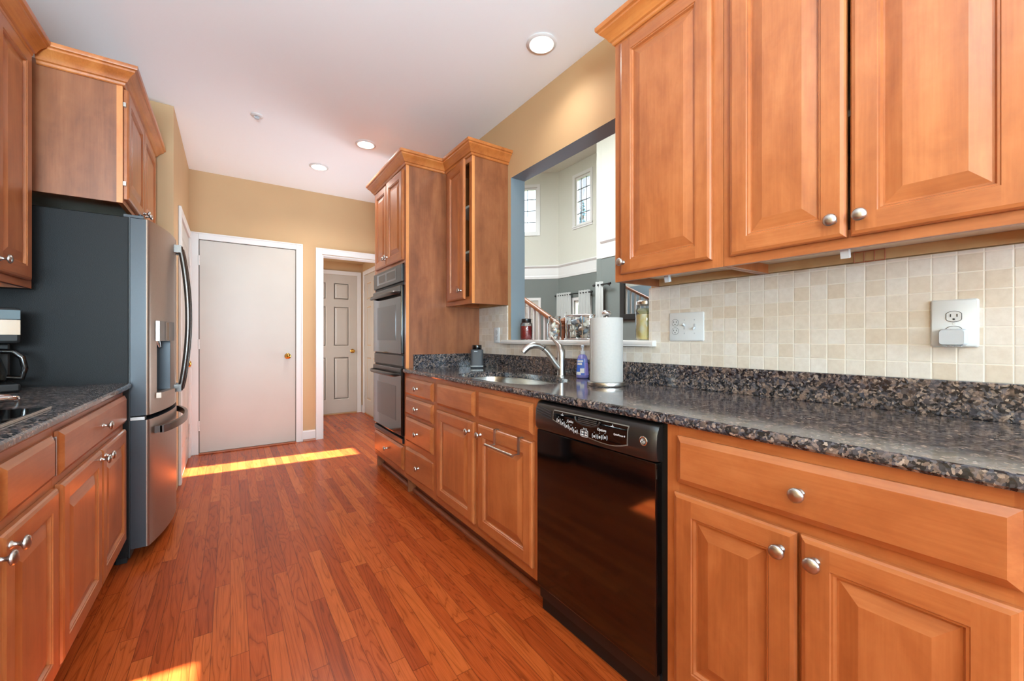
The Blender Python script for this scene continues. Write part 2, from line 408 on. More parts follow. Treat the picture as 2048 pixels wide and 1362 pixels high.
# ------------------------------------------------------------------ room shell
def grid_wall(name, axis, t0, t1, u0, u1, v0, v1, holes, mats, pick, ub=(), vb=()):
    """wall slab with holes: thickness t along axis ('x' or 'y'), u horizontal, v = height"""
    us = sorted(set([u0, u1] + list(ub) + [h[0] for h in holes] + [h[1] for h in holes]))
    vs = sorted(set([v0, v1] + list(vb) + [h[2] for h in holes] + [h[3] for h in holes]))
    us = [u for u in us if u0 <= u <= u1]; vs = [v for v in vs if v0 <= v <= v1]
    def solid(i, j):
        if i < 0 or j < 0 or i >= len(us) - 1 or j >= len(vs) - 1: return False
        cu, cv = (us[i] + us[i + 1]) / 2, (vs[j] + vs[j + 1]) / 2
        return not any(h[0] < cu < h[1] and h[2] < cv < h[3] for h in holes)
    mb = MB()
    P = (lambda t, u, v: (t, u, v)) if axis == 'x' else (lambda t, u, v: (u, t, v))
    def quad(pts, nrm):
        c = sum((Vector(p) for p in pts), Vector()) / 4
        mb.add(pts, [(0, 1, 2, 3)], pick(c, nrm))
    for i in range(len(us) - 1):
        for j in range(len(vs) - 1):
            if not solid(i, j): continue
            a, b, c, d = us[i], us[i + 1], vs[j], vs[j + 1]
            quad([P(t0, a, c), P(t0, b, c), P(t0, b, d), P(t0, a, d)], 'n')
            quad([P(t1, a, c), P(t1, b, c), P(t1, b, d), P(t1, a, d)], 'p')
            if not solid(i - 1, j): quad([P(t0, a, c), P(t1, a, c), P(t1, a, d), P(t0, a, d)], 's')
            if not solid(i + 1, j): quad([P(t0, b, c), P(t1, b, c), P(t1, b, d), P(t0, b, d)], 's')
            if not solid(i, j - 1): quad([P(t0, a, c), P(t1, a, c), P(t1, b, c), P(t0, b, c)], 's')
            if not solid(i, j + 1): quad([P(t0, a, d), P(t1, a, d), P(t1, b, d), P(t0, b, d)], 's')
    o = mb.build(name, mats)
    bm = bmesh.new(); bm.from_mesh(o.data); bmesh.ops.remove_doubles(bm, verts=bm.verts, dist=1e-5)
    bmesh.ops.recalc_face_normals(bm, faces=bm.faces); bm.to_mesh(o.data); bm.free()
    return o

CEIL = 2.78; XR = 1.695; XR2 = 1.82; XL = -1.055; YF = 5.05; YB = -3.2
OPEN = (1.265, 2.48, 1.095, 2.312)          # pass-through in the right wall
struct(MB().box(XL - 0.15, 7.2, YB - 0.15, 9.5, -0.06, 0.0).build('floor', M['floor']), 'orange-brown oak strip floor', 'floor')
struct(MB().box(XL - 0.1, XR2 - 0.001, YB - 0.1, YF + 0.12, CEIL, CEIL + 0.08).build('ceiling', M['ceiling']), 'flat white kitchen ceiling', 'ceiling')
def pick_r(c, n): return 0 if (n == 'n' and c.z < CEIL) else (2 if c.z > 2.61 and n != 's' else 1)
struct(grid_wall('wall_right', 'x', XR, XR2, YB, 9.0, 0, 5.2, [OPEN, (3.86, 4.95, 0, 2.1)],
                 [M['tan'], M['blue_grey'], M['cream']], pick_r, vb=(2.61, CEIL)), 'tan kitchen wall with a blue-grey pass-through opening', 'wall')
mb = MB(); mb.box(XL - 0.12, XL, YB, 3.75, 0, CEIL); mb.box(XL - 0.12, -0.33, 3.75, YF, 0, CEIL)
struct(mb.build('wall_left', M['tan']), 'tan wall beside the refrigerator with a pantry door', 'wall')
struct(grid_wall('wall_far', 'y', YF, YF + 0.12, XL - 0.12, XR, 0, CEIL, [(0.857, 1.66, 0, 2.085)], [M['tan']], lambda c, n: 0),
       'tan wall at the end of the kitchen', 'wall')
struct(grid_wall('wall_back', 'y', YB - 0.12, YB, XL - 0.12, XR, 0, CEIL, [(-0.85, 1.5, 0.75, 2.45)], [M['tan']], lambda c, n: 0),
       'tan wall behind the camera with a wide window', 'wall')
# hall behind the cased opening
mb = MB(); mb.box(0.2, XR, 6.56, 6.66, 0, 2.4); mb.box(0.1, 0.2, YF + 0.12, 6.66, 0, 2.4)
struct(mb.build('wall_hall', M['tan']), 'tan hall wall seen through the cased opening', 'wall')
struct(MB().box(0.1, XR, YF + 0.121, 6.66, 2.285, 2.36).build('ceiling_hall', M['tan']), 'low tan hall ceiling', 'ceiling')

# family room shell beyond the pass-through
def pick_f(c, n): return 0 if c.z < 2.61 else 1
W2HOLES = [(6.52, 7.02, 3.74, 4.86), (6.55, 7.05, 0.9, 2.02)]
struct(grid_wall('wall_family', 'x', 6.6, 6.72, 6.2, 7.62, 0, 5.2, W2HOLES, [M['grey_wall'], M['cream']], pick_f, vb=(2.61,)),
       'far family room wall, grey below and cream above, with windows', 'wall')
W3HOLES = [(3.765, 4.125, 3.85, 5.15), (1.05, 1.39, 4.83, 5.17)]
struct(grid_wall('wall_family_side', 'x', 5.6, 5.72, -1.5, 5.26, 0, 5.2, W3HOLES, [M['grey_wall'], M['cream']], pick_f, vb=(2.61,)),
       'nearer family room wall carrying the black framed mirror', 'wall')
mb = MB()
for z0, z1, mi in ((0, 2.61, 0), (2.61, 5.2, 1)):
    mb.box(5.601, 6.72, 5.262, 5.38, z0, z1, mi)
    mb.box(6.601, 6.72, 5.38, 6.2, z0, z1, mi)
struct(mb.build('wall_family_return', [M['grey_wall'], M['cream']]), 'short return wall in the family room', 'wall')
# diagonal wall
DA, DB_ = Vector((6.6, 7.6, 0)), Vector((5.2, 8.98, 0))
dd = (DB_ - DA); DL = dd.length; dang = math.atan2(dd.y, dd.x)
dw = grid_wall('wall_family_diagonal', 'y', -0.12, 0.0, 0, DL, 0, 5.2, [(0.52, 1.02, 3.74, 4.86)], [M['grey_wall'], M['cream']], pick_f, vb=(2.61,))
dw.location = DA; dw.rotation_euler = (0, 0, dang); struct(dw, 'angled family room wall beside the stairs with a high window', 'wall')
mb = MB()
for z0, z1, mi in ((0, 2.61, 0), (2.61, 5.2, 1)):
    mb.box(XR2, 5.25, 8.98, 9.1, z0, z1, mi); mb.box(XR2, 5.72, -1.62, -1.501, z0, z1, mi)
struct(mb.build('wall_family_end', [M['grey_wall'], M['cream']]), 'end walls of the family room', 'wall')
mb = MB(); mb.box(XR2 - 0.12, 6.72, 5.26, 9.3, 5.2, 5.3); mb.box(XR2 - 0.12, 5.72, -1.62, 5.26, 5.2, 5.3)
struct(mb.build('ceiling_family', M['cream']), 'high cream family room ceiling', 'ceiling')

# white band moulding between the two paint colours
def band(name, label, pts, inward):
    mb = MB()
    prof = [(0, 2.60), (0.012, 2.60), (0.016, 2.66), (0.012, 2.68), (0.012, 2.86), (0.03, 2.88), (0.045, 2.90), (0.045, 2.92), (0.02, 2.93), (0, 2.93)]
    for a, b in zip(pts, pts[1:]):
        a, b = Vector((*a, 0)), Vector((*b, 0)); t = (b - a).normalized(); n = Vector((-t.y, t.x, 0))
        if n.dot(Vector((*inward, 0)) - a) < 0: n = -n
        k = len(prof)
        vs = [tuple(q + n * o + Vector((0, 0, z))) for q in (a, b) for o, z in prof]
        mb.add(vs, [tuple(range(k)), tuple(range(2 * k - 1, k - 1, -1))] + [(i, i + k, (i + 1) % k + k, (i + 1) % k) for i in range(k)])
    struct(mb.build(name, M['trim_paint']), label, 'trim')
band('trim_1', 'white band moulding round the family room walls', [(5.2, 8.98), (6.6, 7.6), (6.6, 5.38)], (3, 5))
band('trim_2', 'white band moulding on the nearer family room wall', [(5.6, 5.26), (5.6, -1.5)], (3, 3))
mb = MB(); mb.box(6.52, 6.598, 6.16, 6.24, 2.94, 5.19); struct(mb.build('light_gap_strip', M['trim_paint']), 'white strip standing in for a light gap up the tall family room wall', 'trim')  # white paint stands in for light showing through a gap

def window_x(idx, x, y0, y1, z0, z1, nx, nz, label, Mx=None, sash=True):
    """window in a wall plane x (room side at -x)"""
    root = thing('window_%d' % idx, label, 'window', kind='structure')
    if Mx is not None: root.matrix_world = Mx
    f = MB(); t = 0.045; c = 0.07
    for a, b, e, d in ((y0 - c, y0, z0 - c, z1 + c), (y1, y1 + c, z0 - c, z1 + c)): f.box(x - 0.018, x - 0.001, a, b, e, d)
    f.box(x - 0.018, x - 0.001, y0, y1, z1, z1 + c); f.box(x - 0.03, x - 0.001, y0 - c, y1 + c, z0 - 0.03, z0); f.box(x - 0.018, x - 0.001, y0, y1, z0 - c, z0 - 0.03)
    f.build('casing', M['trim_paint'], root)
    g = MB(); e = 0.002
    g.box(x + 0.03, x + 0.08, y0 + e, y0 + t, z0 + e, z1 - e); g.box(x + 0.03, x + 0.08, y1 - t, y1 - e, z0 + e, z1 - e)
    g.box(x + 0.03, x + 0.08, y0 + t, y1 - t, z0 + e, z0 + t); g.box(x + 0.03, x + 0.08, y0 + t, y1 - t, z1 - t, z1 - e)
    g.build('window_frame', M['trim_paint'], root)
    if nx or nz:
        k = MB(); b = 0.008
        for i in range(1, nx): yy = y0 + (y1 - y0) * i / nx; k.box(x + 0.042, x + 0.058, yy - b, yy + b, z0 + t, z1 - t)
        for i in range(1, nz): zz = z0 + (z1 - z0) * i / nz; k.box(x + 0.042, x + 0.058, y0 + t, y1 - t, zz - b, zz + b)
        k.build('muntin', plain('grey_muntin', rgb(92, 95, 98), 0.5), root)
    MB().box(x + 0.062, x + 0.066, y0 + t, y1 - t, z0 + t, z1 - t).build('pane', M['pane'], root)
    return root
window_x(1, 6.6, 6.52, 7.02, 3.74, 4.86, 3, 4, 'high family room window on the right with a tree outside')
window_x(2, 6.6, 6.55, 7.05, 0.9, 2.02, 0, 2, 'low family room window between white curtains')
Mx = Matrix.Translation(DA) @ Matrix.Rotation(dang, 4, 'Z') @ Matrix.Rotation(-PI / 2, 4, 'Z')
def window_diag():
    root = thing('window_3', 'high window on the angled wall, left of the pair', 'window', tuple(DA), dang, kind='structure')
    u0, u1, z0, z1 = 0.52, 1.02, 3.74, 4.86; c = 0.07; t = 0.045
    f = MB()
    f.box(u0 - c, u0, 0.001, 0.018, z0 - c, z1 + c); f.box(u1, u1 + c, 0.001, 0.018, z0 - c, z1 + c)
    f.box(u0, u1, 0.001, 0.018, z1, z1 + c); f.box(u0, u1, 0.001, 0.03, z0 - c, z0)
    f.build('casing', M['trim_paint'], root)
    g = MB()
    g.box(u0 + .002, u0 + t, -0.08, -0.03, z0 + .002, z1 - .002); g.box(u1 - t, u1 - .002, -0.08, -0.03, z0 + .002, z1 - .002)
    g.box(u0 + t, u1 - t, -0.08, -0.03, z0 + .002, z0 + t); g.box(u0 + t, u1 - t, -0.08, -0.03, z1 - t, z1 - .002)
    g.build('window_frame', M['trim_paint'], root)
    k = MB(); b = 0.008
    k.box((u0 + u1) / 2 - b, (u0 + u1) / 2 + b, -0.058, -0.042, z0 + t, z1 - t)
    for i in range(1, 4): zz = z0 + (z1 - z0) * i / 4; k.box(u0 + t, u1 - t, -0.058, -0.042, zz - b, zz + b)
    k.build('muntin', bpy.data.materials['grey_muntin'], root)
    MB().box(u0 + t, u1 - t, -0.066, -0.062, z0 + t, z1 - t).build('pane', M['pane'], root)
window_diag()
window_x(4, 5.6, 3.765, 4.125, 3.85, 5.15, 0, 0, 'unseen narrow high window shaped to let in the sun streak')  # opening placed out of view so the sun falls as a streak
window_x(5, 5.6, 1.05, 1.39, 4.83, 5.17, 0, 0, 'unseen small high window shaped to let in the near sun patch')  # opening added out of view and sized for the sun patch
def window_back():
    root = thing('window_6', 'wide breakfast window behind the camera', 'window', kind='structure')
    x0, x1, z0, z1, y = -0.85, 1.5, 0.75, 2.45, YB; c = 0.08; t = 0.05
    f = MB(); f.box(x0 - c, x0, y + .001, y + .02, z0 - c, z1 + c); f.box(x1, x1 + c, y + .001, y + .02, z0 - c, z1 + c)
    f.box(x0, x1, y + .001, y + .02, z1, z1 + c); f.box(x0, x1, y + .001, y + .03, z0 - c, z0); f.build('casing', M['trim_paint'], root)
    g = MB()
    for a, b in ((x0 + .002, x0 + t), (0.3, 0.35), (x1 - t, x1 - .002)): g.box(a, b, y - .09, y - .04, z0 + .002, z1 - .002)
    for a, b in ((z0 + .002, z0 + t), (z1 - t, z1 - .002)): g.box(x0 + t, x1 - t, y - .085, y - .045, a, b)
    g.build('window_frame', M['trim_paint'], root)
    MB().box(x0 + t, x1 - t, y - .068, y - .064, z0 + t, z1 - t).build('pane', M['pane'], root)
window_back()

# sill of the pass-through
mb = MB(); mb.prism([(0, 0), (0.19, 0), (0.19, 0.028), (0.012, 0.028), (0.003, 0.025), (0, 0.018), (0, 0.008), (0.003, 0.002)], 0, 1.33, 'y')
o = mb.build('trim_4', M['trim_paint'], None, (1.655, 1.23, 1.0965), bevel=0.004, smooth=40)
struct(o, 'white pass-through sill ledge above the sink', 'sill')

# tiled backsplash: a thin skin in front of the right wall
def pick0(c, n): return 0
o = grid_wall('wall_tile', 'x', XR - 0.009, XR - 0.001, -0.02, 2.929, 0.9, 1.379, [(1.272, 2.515, 1.094, 1.5)], [M['tile']], pick0)
o2 = grid_wall('t2', 'x', XR - 0.009, XR - 0.001, 2.5, 2.5151, 1.0, 1.1, [], [M['tile']], pick0); bpy.data.objects.remove(o2)
struct(o, 'beige square mosaic tile backsplash above the granite', 'backsplash')

# casings and baseboards
def casing_y(name, label, y, x0, x1, ztop, cw=0.066):
    mb = MB()
    for a, b in ((x0 - cw, x0), (x1, x1 + cw)): mb.box(a, b, y - 0.018, y - 0.001, 0, ztop + cw)
    mb.box(x0, x1, y - 0.018, y - 0.001, ztop, ztop + cw)
    for a, b in ((x0 - cw, x0 - cw + 0.014), (x1 + cw - 0.014, x1 + cw)): mb.box(a, b, y - 0.024, y - 0.018, 0, ztop + cw)
    mb.box(x0 - cw + 0.014, x1 + cw - 0.014, y - 0.024, y - 0.018, ztop + cw - 0.014, ztop + cw)
    o = mb.build(name, M['trim_paint'], bevel=0.003); struct(o, label, 'door casing'); return o
casing_y('trim_5', 'white casing round the plain door', YF, -0.255, 0.594, 2.108)
casing_y('trim_6', 'white casing round the open hall doorway', YF, 0.857, 1.66, 2.09)
# jamb lining inside the cased opening
mb = MB(); mb.box(0.8571, 0.872, YF, YF + 0.12, 0, 2.085); mb.box(0.872, 1.66, YF, YF + 0.12, 2.073, 2.0849)
struct(mb.build('trim_7', M['trim_paint']), 'white jamb lining of the hall doorway', 'door jamb')
mb = MB(); mb.prism([(0, 0), (0, 0.115), (-0.006, 0.115), (-0.013, 0.10), (-0.013, 0)], 0.662, 0.789, 'x', M=Matrix.Translation((0, YF - 0.001, 0)))
struct(mb.build('baseboard_far', M['trim_paint']), 'short white baseboard between the two doorways', 'baseboard')
struct(MB().prism([(0, 0), (0, 0.02), (-0.008, 0.018), (-0.016, 0.008), (-0.018, 0)], 0.662, 0.789, 'x', M=Matrix.Translation((0, YF - 0.0145, 0))).build('trim_8', M['shoe']), 'brown shoe moulding under the short baseboard', 'shoe moulding')
struct(MB().prism([(0, 0), (0.02, 0), (0.02, 0.022), (0.014, 0.022), (0.004, 0.016), (0, 0.007)], 1.358, 3.69, 'y', M=Matrix.Translation((1.118, 0, 0))).build('baseboard_right', M['shoe'], smooth=40),
       'brown shoe moulding along the toe kick on the right', 'baseboard')
note(MB().prism([(0, 0), (0.02, 0), (0.02, 0.022), (0.014, 0.022), (0.004, 0.016), (0, 0.007)], 1.3555, 1.3578, 'y', M=Matrix.Translation((1.118, 0, 0))).build('cut_end', M['trim_paint'], bpy.data.objects['baseboard_right']), 'pale cut end of the moulding')
struct(MB().box(-0.254, 0.594, YF - 0.045, YF - 0.0005, 0, 0.012).build('trim_9', M['threshold'], bevel=0.004), 'oak threshold under the plain door', 'threshold')

# ------------------------------------------------------------------ doors
def knob_round(mb, Mx, s=1.0):
    mb.lathe([(0.0, 0), (0.030 * s, 0), (0.032 * s, 0.003), (0.026 * s, 0.008), (0.010 * s, 0.012), (0.009 * s, 0.028), (0.020 * s, 0.034), (0.027 * s, 0.045), (0.027 * s, 0.055), (0.020 * s, 0.064), (0, 0.067)], 20, 0, Mx)
def hinge_mesh(z, x, y, axis='y'):
    mb = MB(); mb.tube([(x, y, z - 0.045), (x, y, z + 0.045)], 0.007, 10)
    for k in (-0.045, -0.015, 0.015, 0.045): mb.tube([(x, y, z + k - 0.002), (x, y, z + k + 0.002)], 0.0085, 10)
    return mb
def panel_profile(mb, u0, u1, z0, z1, P, out):
    """moulded panel: stack of inset rectangles (inset, depth)"""
    rings = [(0, 0.0), (0.012, -0.006), (0.020, -0.006), (0.045, -0.001), (0.06, -0.001)]
    vs = []
    for i, d in rings:
        for a, b in ((u0 + i, z0 + i), (u1 - i, z0 + i), (u1 - i, z1 - i), (u0 + i, z1 - i)): vs.append(P(a, d, b))
    fs = []
    for r in range(len(rings) - 1):
        for k in range(4): l = (k + 1) % 4; fs.append((r * 4 + k, r * 4 + l, r * 4 + 4 + l, r * 4 + 4 + k))
    e = (len(rings) - 1) * 4; fs.append((e, e + 1, e + 2, e + 3))
    mb.add(vs, fs)
def six_panel(w, h):
    """door slab, front at y=0 (room side -y), x 0..w, with six moulded panels"""
    mb = MB(); st = 0.11; mid = 0.10
    cols = [(st, (w - mid) / 2), ((w + mid) / 2, w - st)]
    rows = [(0.20, 0.84), (1.00, 1.60), (1.70, h - 0.115)]
    us = sorted([0, w] + [c for q in cols for c in q]); vs = sorted([0, h] + [c for q in rows for c in q])
    for i in range(len(us) - 1):
        for j in range(len(vs) - 1):
            a, b, c, d = us[i], us[i + 1], vs[j], vs[j + 1]
            if any(abs(a - q[0]) < 1e-6 for q in cols) and any(abs(c - q[0]) < 1e-6 for q in rows):
                panel_profile(mb, a, b, c, d, lambda p, dep, q: (p, -dep, q), 1)
            else: mb.add([(a, 0, c), (b, 0, c), (b, 0, d), (a, 0, d)], [(0, 1, 2, 3)])
    t = 0.006
    mb.add([(0, 0, 0), (w, 0, 0), (w, t, 0), (0, t, 0), (0, 0, h), (w, 0, h), (w, t, h), (0, t, h)], [(0, 1, 2, 3), (4, 7, 6, 5), (0, 3, 7, 4), (1, 5, 6, 2), (3, 2, 6, 7)])
    return mb
d1 = thing('door_1', 'plain flat white door with brass knob on the end wall', 'door', (-0.248, YF - 0.0075, 0.0), kind='structure')
MB().box(0, 0.836, 0, 0.0065, 0.016, 2.101).build('door_slab', M['white_paint'], d1)
mb = MB(); mb.box(-0.0058, 0.8412, 0.0067, 0.0072, 0.012, 2.107); mb.build('door_gap_shade', M['slot'], d1)  # thin dark sheet painting shade into the gap round the slab
for z in (0.28, 1.08, 1.90): hinge_mesh(z, -0.005, -0.010).build('hinge', M['trim_paint'], d1, smooth=40)
mb = MB(); knob_round(mb, Matrix.Translation((0.762, 0, 0.945)) @ Matrix.Rotation(PI / 2, 4, 'X')); note(mb.build('door_knob', M['brass'], d1, smooth=50), 'polished brass knob')
# pantry door in the left wall, faces +x
d2 = thing('door_2', 'white panelled pantry door on the left beyond the refrigerator', 'door', (-0.324, 4.13, 0.0), PI / 2, kind='structure')
six_panel(0.80, 2.07).build('door_slab', M['white_paint'], d2, (0, -0.0005, 0.012))
for z in (0.28, 1.05, 1.86): hinge_mesh(z, 0.806, -0.008).build('hinge', M['trim_paint'], d2, smooth=40)
mb = MB(); knob_round(mb, Matrix.Translation((0.065, 0, 0.93)) @ Matrix.Rotation(PI / 2, 4, 'X')); note(mb.build('door_knob', M['brass'], d2, smooth=50), 'polished brass knob')
mb = MB()
mb.box(-0.075, -0.006, -0.013, 0.005, 0, 2.16); mb.box(0.812, 0.878, -0.013, 0.005, 0, 2.16); mb.box(-0.006, 0.812, -0.013, 0.005, 2.092, 2.16)
o = mb.build('trim_10', M['trim_paint'], None, (-0.324, 4.13, 0), (0, 0, PI / 2), bevel=0.003); struct(o, 'white casing round the pantry door', 'door casing')
# hall doors
d3 = thing('door_3', 'white six-panel door at the end of the hall', 'door', (0.84, 6.553, 0.0), kind='structure')
six_panel(0.765, 2.07).build('door_slab', M['white_paint'], d3, (0, 0, 0.02))
mb = MB(); knob_round(mb, Matrix.Translation((0.70, 0, 0.945)) @ Matrix.Rotation(PI / 2, 4, 'X')); note(mb.build('door_knob', M['brass'], d3, smooth=50), 'polished brass knob')
casing_y('trim_11', 'white casing round the hall end door', 6.56, 0.836, 1.609, 2.094, 0.06)
d4 = thing('door_4', 'white panelled side door on the right of the hall', 'door', (XR - 0.0055, 6.42, 0.0), -PI / 2, kind='structure')
six_panel(0.765, 2.07).build('door_slab', M['white_paint'], d4, (0, 0, 0.02))
for z in (0.28, 1.08, 1.90): hinge_mesh(z, -0.006, -0.010).build('hinge', M['trim_paint'], d4, smooth=40)
mb = MB(); mb.box(-0.07, -0.008, -0.013, 0.004, 0, 2.16); mb.box(0.773, 0.835, -0.013, 0.004, 0, 2.16); mb.box(-0.008, 0.773, -0.013, 0.004, 2.098, 2.16)
o = mb.build('trim_12', M['trim_paint'], None, (XR - 0.0055, 6.42, 0), (0, 0, -PI / 2), bevel=0.003); struct(o, 'white casing round the hall side door', 'door casing')
struct(MB().box(1.675, XR - 0.0005, 6.495, 6.5595, 0, 0.11).build('baseboard_hall', M['trim_paint']), 'white baseboard in the hall corner', 'baseboard')

# ------------------------------------------------------------------ cabinet pieces (local: x width, y into the wall, z up; front at y=0)
def door_mesh(w, h, raised=True):
    """raised-panel door: outer chamfer, stiles, rails, bead and bevelled centre. y=0 back, -0.019 front"""
    mb = MB(); T = 0.019; S = 0.056
    def ring(a, da, b, db, mi):
        A = [(a, da, a), (w - a, da, a), (w - a, da, h - a), (a, da, h - a)]
        B = [(b, db, b), (w - b, db, b), (w - b, db, h - b), (b, db, h - b)]
        mb.add(A + B, [(0, 1, 5, 4)], mi[0]); mb.add(A + B, [(1, 2, 6, 5)], mi[1]); mb.add(A + B, [(2, 3, 7, 6)], mi[0]); mb.add(A + B, [(3, 0, 4, 7)], mi[1])
    H, V = 1, 0
    mb.add([(0, 0, 0), (w, 0, 0), (w, 0, h), (0, 0, h)], [(3, 2, 1, 0)], V)
    ring(0, 0, 0, -T + 0.008, (H, V)); ring(0, -T + 0.008, 0.004, -T + 0.003, (H, V)); ring(0.004, -T + 0.003, 0.012, -T, (H, V))
    c = 0.012
    mb.add([(c, -T, c), (S, -T, c), (S, -T, h - c), (c, -T, h - c)], [(0, 1, 2, 3)], V)
    mb.add([(w - S, -T, c), (w - c, -T, c), (w - c, -T, h - c), (w - S, -T, h - c)], [(0, 1, 2, 3)], V)
    mb.add([(S, -T, c), (w - S, -T, c), (w - S, -T, S), (S, -T, S)], [(0, 1, 2, 3)], H)
    mb.add([(S, -T, h - S), (w - S, -T, h - S), (w - S, -T, h - c), (S, -T, h - c)], [(0, 1, 2, 3)], H)
    ring(S, -T, S + 0.002, -T + 0.003, (H, V)); ring(S + 0.002, -T + 0.003, S + 0.006, -T + 0.003, (H, V))
    ring(S + 0.006, -T + 0.003, S + 0.010, -T + 0.011, (H, V)); ring(S + 0.010, -T + 0.011, S + 0.014, -T + 0.011, (H, V))
    e = S + 0.014 + 0.034
    if w - 2 * e < 0.03: e = (w - 0.04) / 2
    ring(S + 0.014, -T + 0.011, e, -T + 0.002, (H, V))
    mb.add([(e, -T + 0.002, e), (w - e, -T + 0.002, e), (w - e, -T + 0.002, h - e), (e, -T + 0.002, h - e)], [(0, 1, 2, 3)], V)
    return mb
def drawer_mesh(w, h):
    mb = MB(); T = 0.019; vs = []; fs = []
    for i, d in ((0, 0), (0, -0.009), (0.003, -0.011), (0.016, -T)):
        vs += [(i, d, i), (w - i, d, i), (w - i, d, h - i), (i, d, h - i)]
    for r in range(3):
        for k in range(4): l = (k + 1) % 4; fs.append((r * 4 + k, r * 4 + l, r * 4 + 4 + l, r * 4 + 4 + k))
    fs += [(3, 2, 1, 0), (12, 13, 14, 15)]
    return mb.add(vs, fs)
KNOB = [(0.0, 0), (0.0095, 0), (0.0095, 0.002), (0.006, 0.005), (0.0048, 0.012), (0.006, 0.017), (0.0125, 0.0205), (0.0165, 0.0235), (0.0165, 0.0265), (0.0135, 0.030), (0.007, 0.0322), (0, 0.0328)]
def add_knob(parent, x, z):
    mb = MB(); mb.lathe(KNOB, 24)
    o = mb.build('knob', M['nickel'], parent, (x, -0.0188, z), (PI / 2, 0, 0), smooth=50)
    return note(o, 'brushed nickel knob')
def add_door(root, x0, x1, z0, z1, kx=None, kz=None, swing=0.0, hinge='l'):
    w, h = x1 - x0, z1 - z0
    mb = door_mesh(w, h)
    if hinge == 'r':
        for v in mb.v: v.x -= w
        o = mb.build('door', [M['wood_v'], M['wood_h']], root, (x1, -0.001, z0), (0, 0, swing))
        if kx is not None: add_knob(o, kx - x1, kz - z0)
    else:
        o = mb.build('door', [M['wood_v'], M['wood_h']], root, (x0, -0.001, z0), (0, 0, -swing))
        if kx is not None: add_knob(o, kx - x0, kz - z0)
    return o
def add_drawer(root, x0, x1, z0, z1, knob=True, name='drawer', swing=0):
    o = drawer_mesh(x1 - x0, z1 - z0).build(name, M['wood_h'], root, (x0, -0.001, z0), (0, 0, swing))
    if knob: add_knob(o, (x1 - x0) / 2, (z1 - z0) / 2)
    return o
def face_frame(root, w, z0, z1, ls=0.038, rs=0.038, hollow=False):
    mb = MB(); mb.box(0, ls, 0, 0.019, z0, z1, 0); mb.box(w - rs, w, 0, 0.019, z0, z1, 0)
    if hollow: mb.box(ls, w - rs, 0, 0.019, z0, z0 + 0.05, 1); mb.box(ls, w - rs, 0, 0.019, z1 - 0.06, z1, 1)
    else: mb.box(ls, w - rs, 0, 0.019, z0, z1, 1)
    return mb.build('face_frame', [M['wood_v'], M['wood_h']], root)
def base_cabinet(label, loc, rz, w, depth, drawers, doors, ztop=0.882, group=None):
    r = thing('base_cabinet', label, 'cabinet', loc, rz, group)
    face_frame(r, w, 0.112, ztop)
    mb = MB(); mb.box(0.0005, w - 0.0005, 0.0195, depth, 0.112, ztop); mb.build('carcass', M['wood_v'], r)
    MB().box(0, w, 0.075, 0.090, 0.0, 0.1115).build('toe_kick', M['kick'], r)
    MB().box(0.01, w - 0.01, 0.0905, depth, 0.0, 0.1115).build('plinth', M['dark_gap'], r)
    for d in drawers: add_drawer(r, *d)
    for d in doors: add_door(r, *d[:6], **(d[6] if len(d) > 6 else {}))
    return r
CROWN = [(0, 0), (0.006, 0), (0.010, 0.004), (0.012, 0.014), (0.020, 0.018), (0.026, 0.030), (0.036, 0.044), (0.048, 0.054), (0.052, 0.058), (0.053, 0.066), (0.062, 0.070), (0.064, 0.076), (0.064, 0.088), (0.0, 0.088)]
def sweep(mb, path, prof, z, m=0):
    """path in plan, profile offsets to the right-hand side of travel"""
    P = [Vector((a, b)) for a, b in path]; n = len(P); rows = []
    for i in range(n):
        d1 = (P[i] - P[i - 1]).normalized() if i > 0 else (P[1] - P[0]).normalized()
        d2 = (P[i + 1] - P[i]).normalized() if i < n - 1 else d1
        n1, n2 = Vector((d1.y, -d1.x)), Vector((d2.y, -d2.x))
        b = (n1 + n2); b = b / b.dot(n1) if b.length > 1e-6 else n1
        rows.append([(P[i].x + b.x * o, P[i].y + b.y * o, z + h) for o, h in prof])
    k = len(prof); vs = [p for r in rows for p in r]; fs = [tuple(range(k)), tuple(range(n * k - 1, (n - 1) * k - 1, -1))]
    for i in range(n - 1):
        for j in range(k): fs.append((i * k + j, (i + 1) * k + j, (i + 1) * k + (j + 1) % k, i * k + (j + 1) % k))
    mb.add(vs, fs, m)
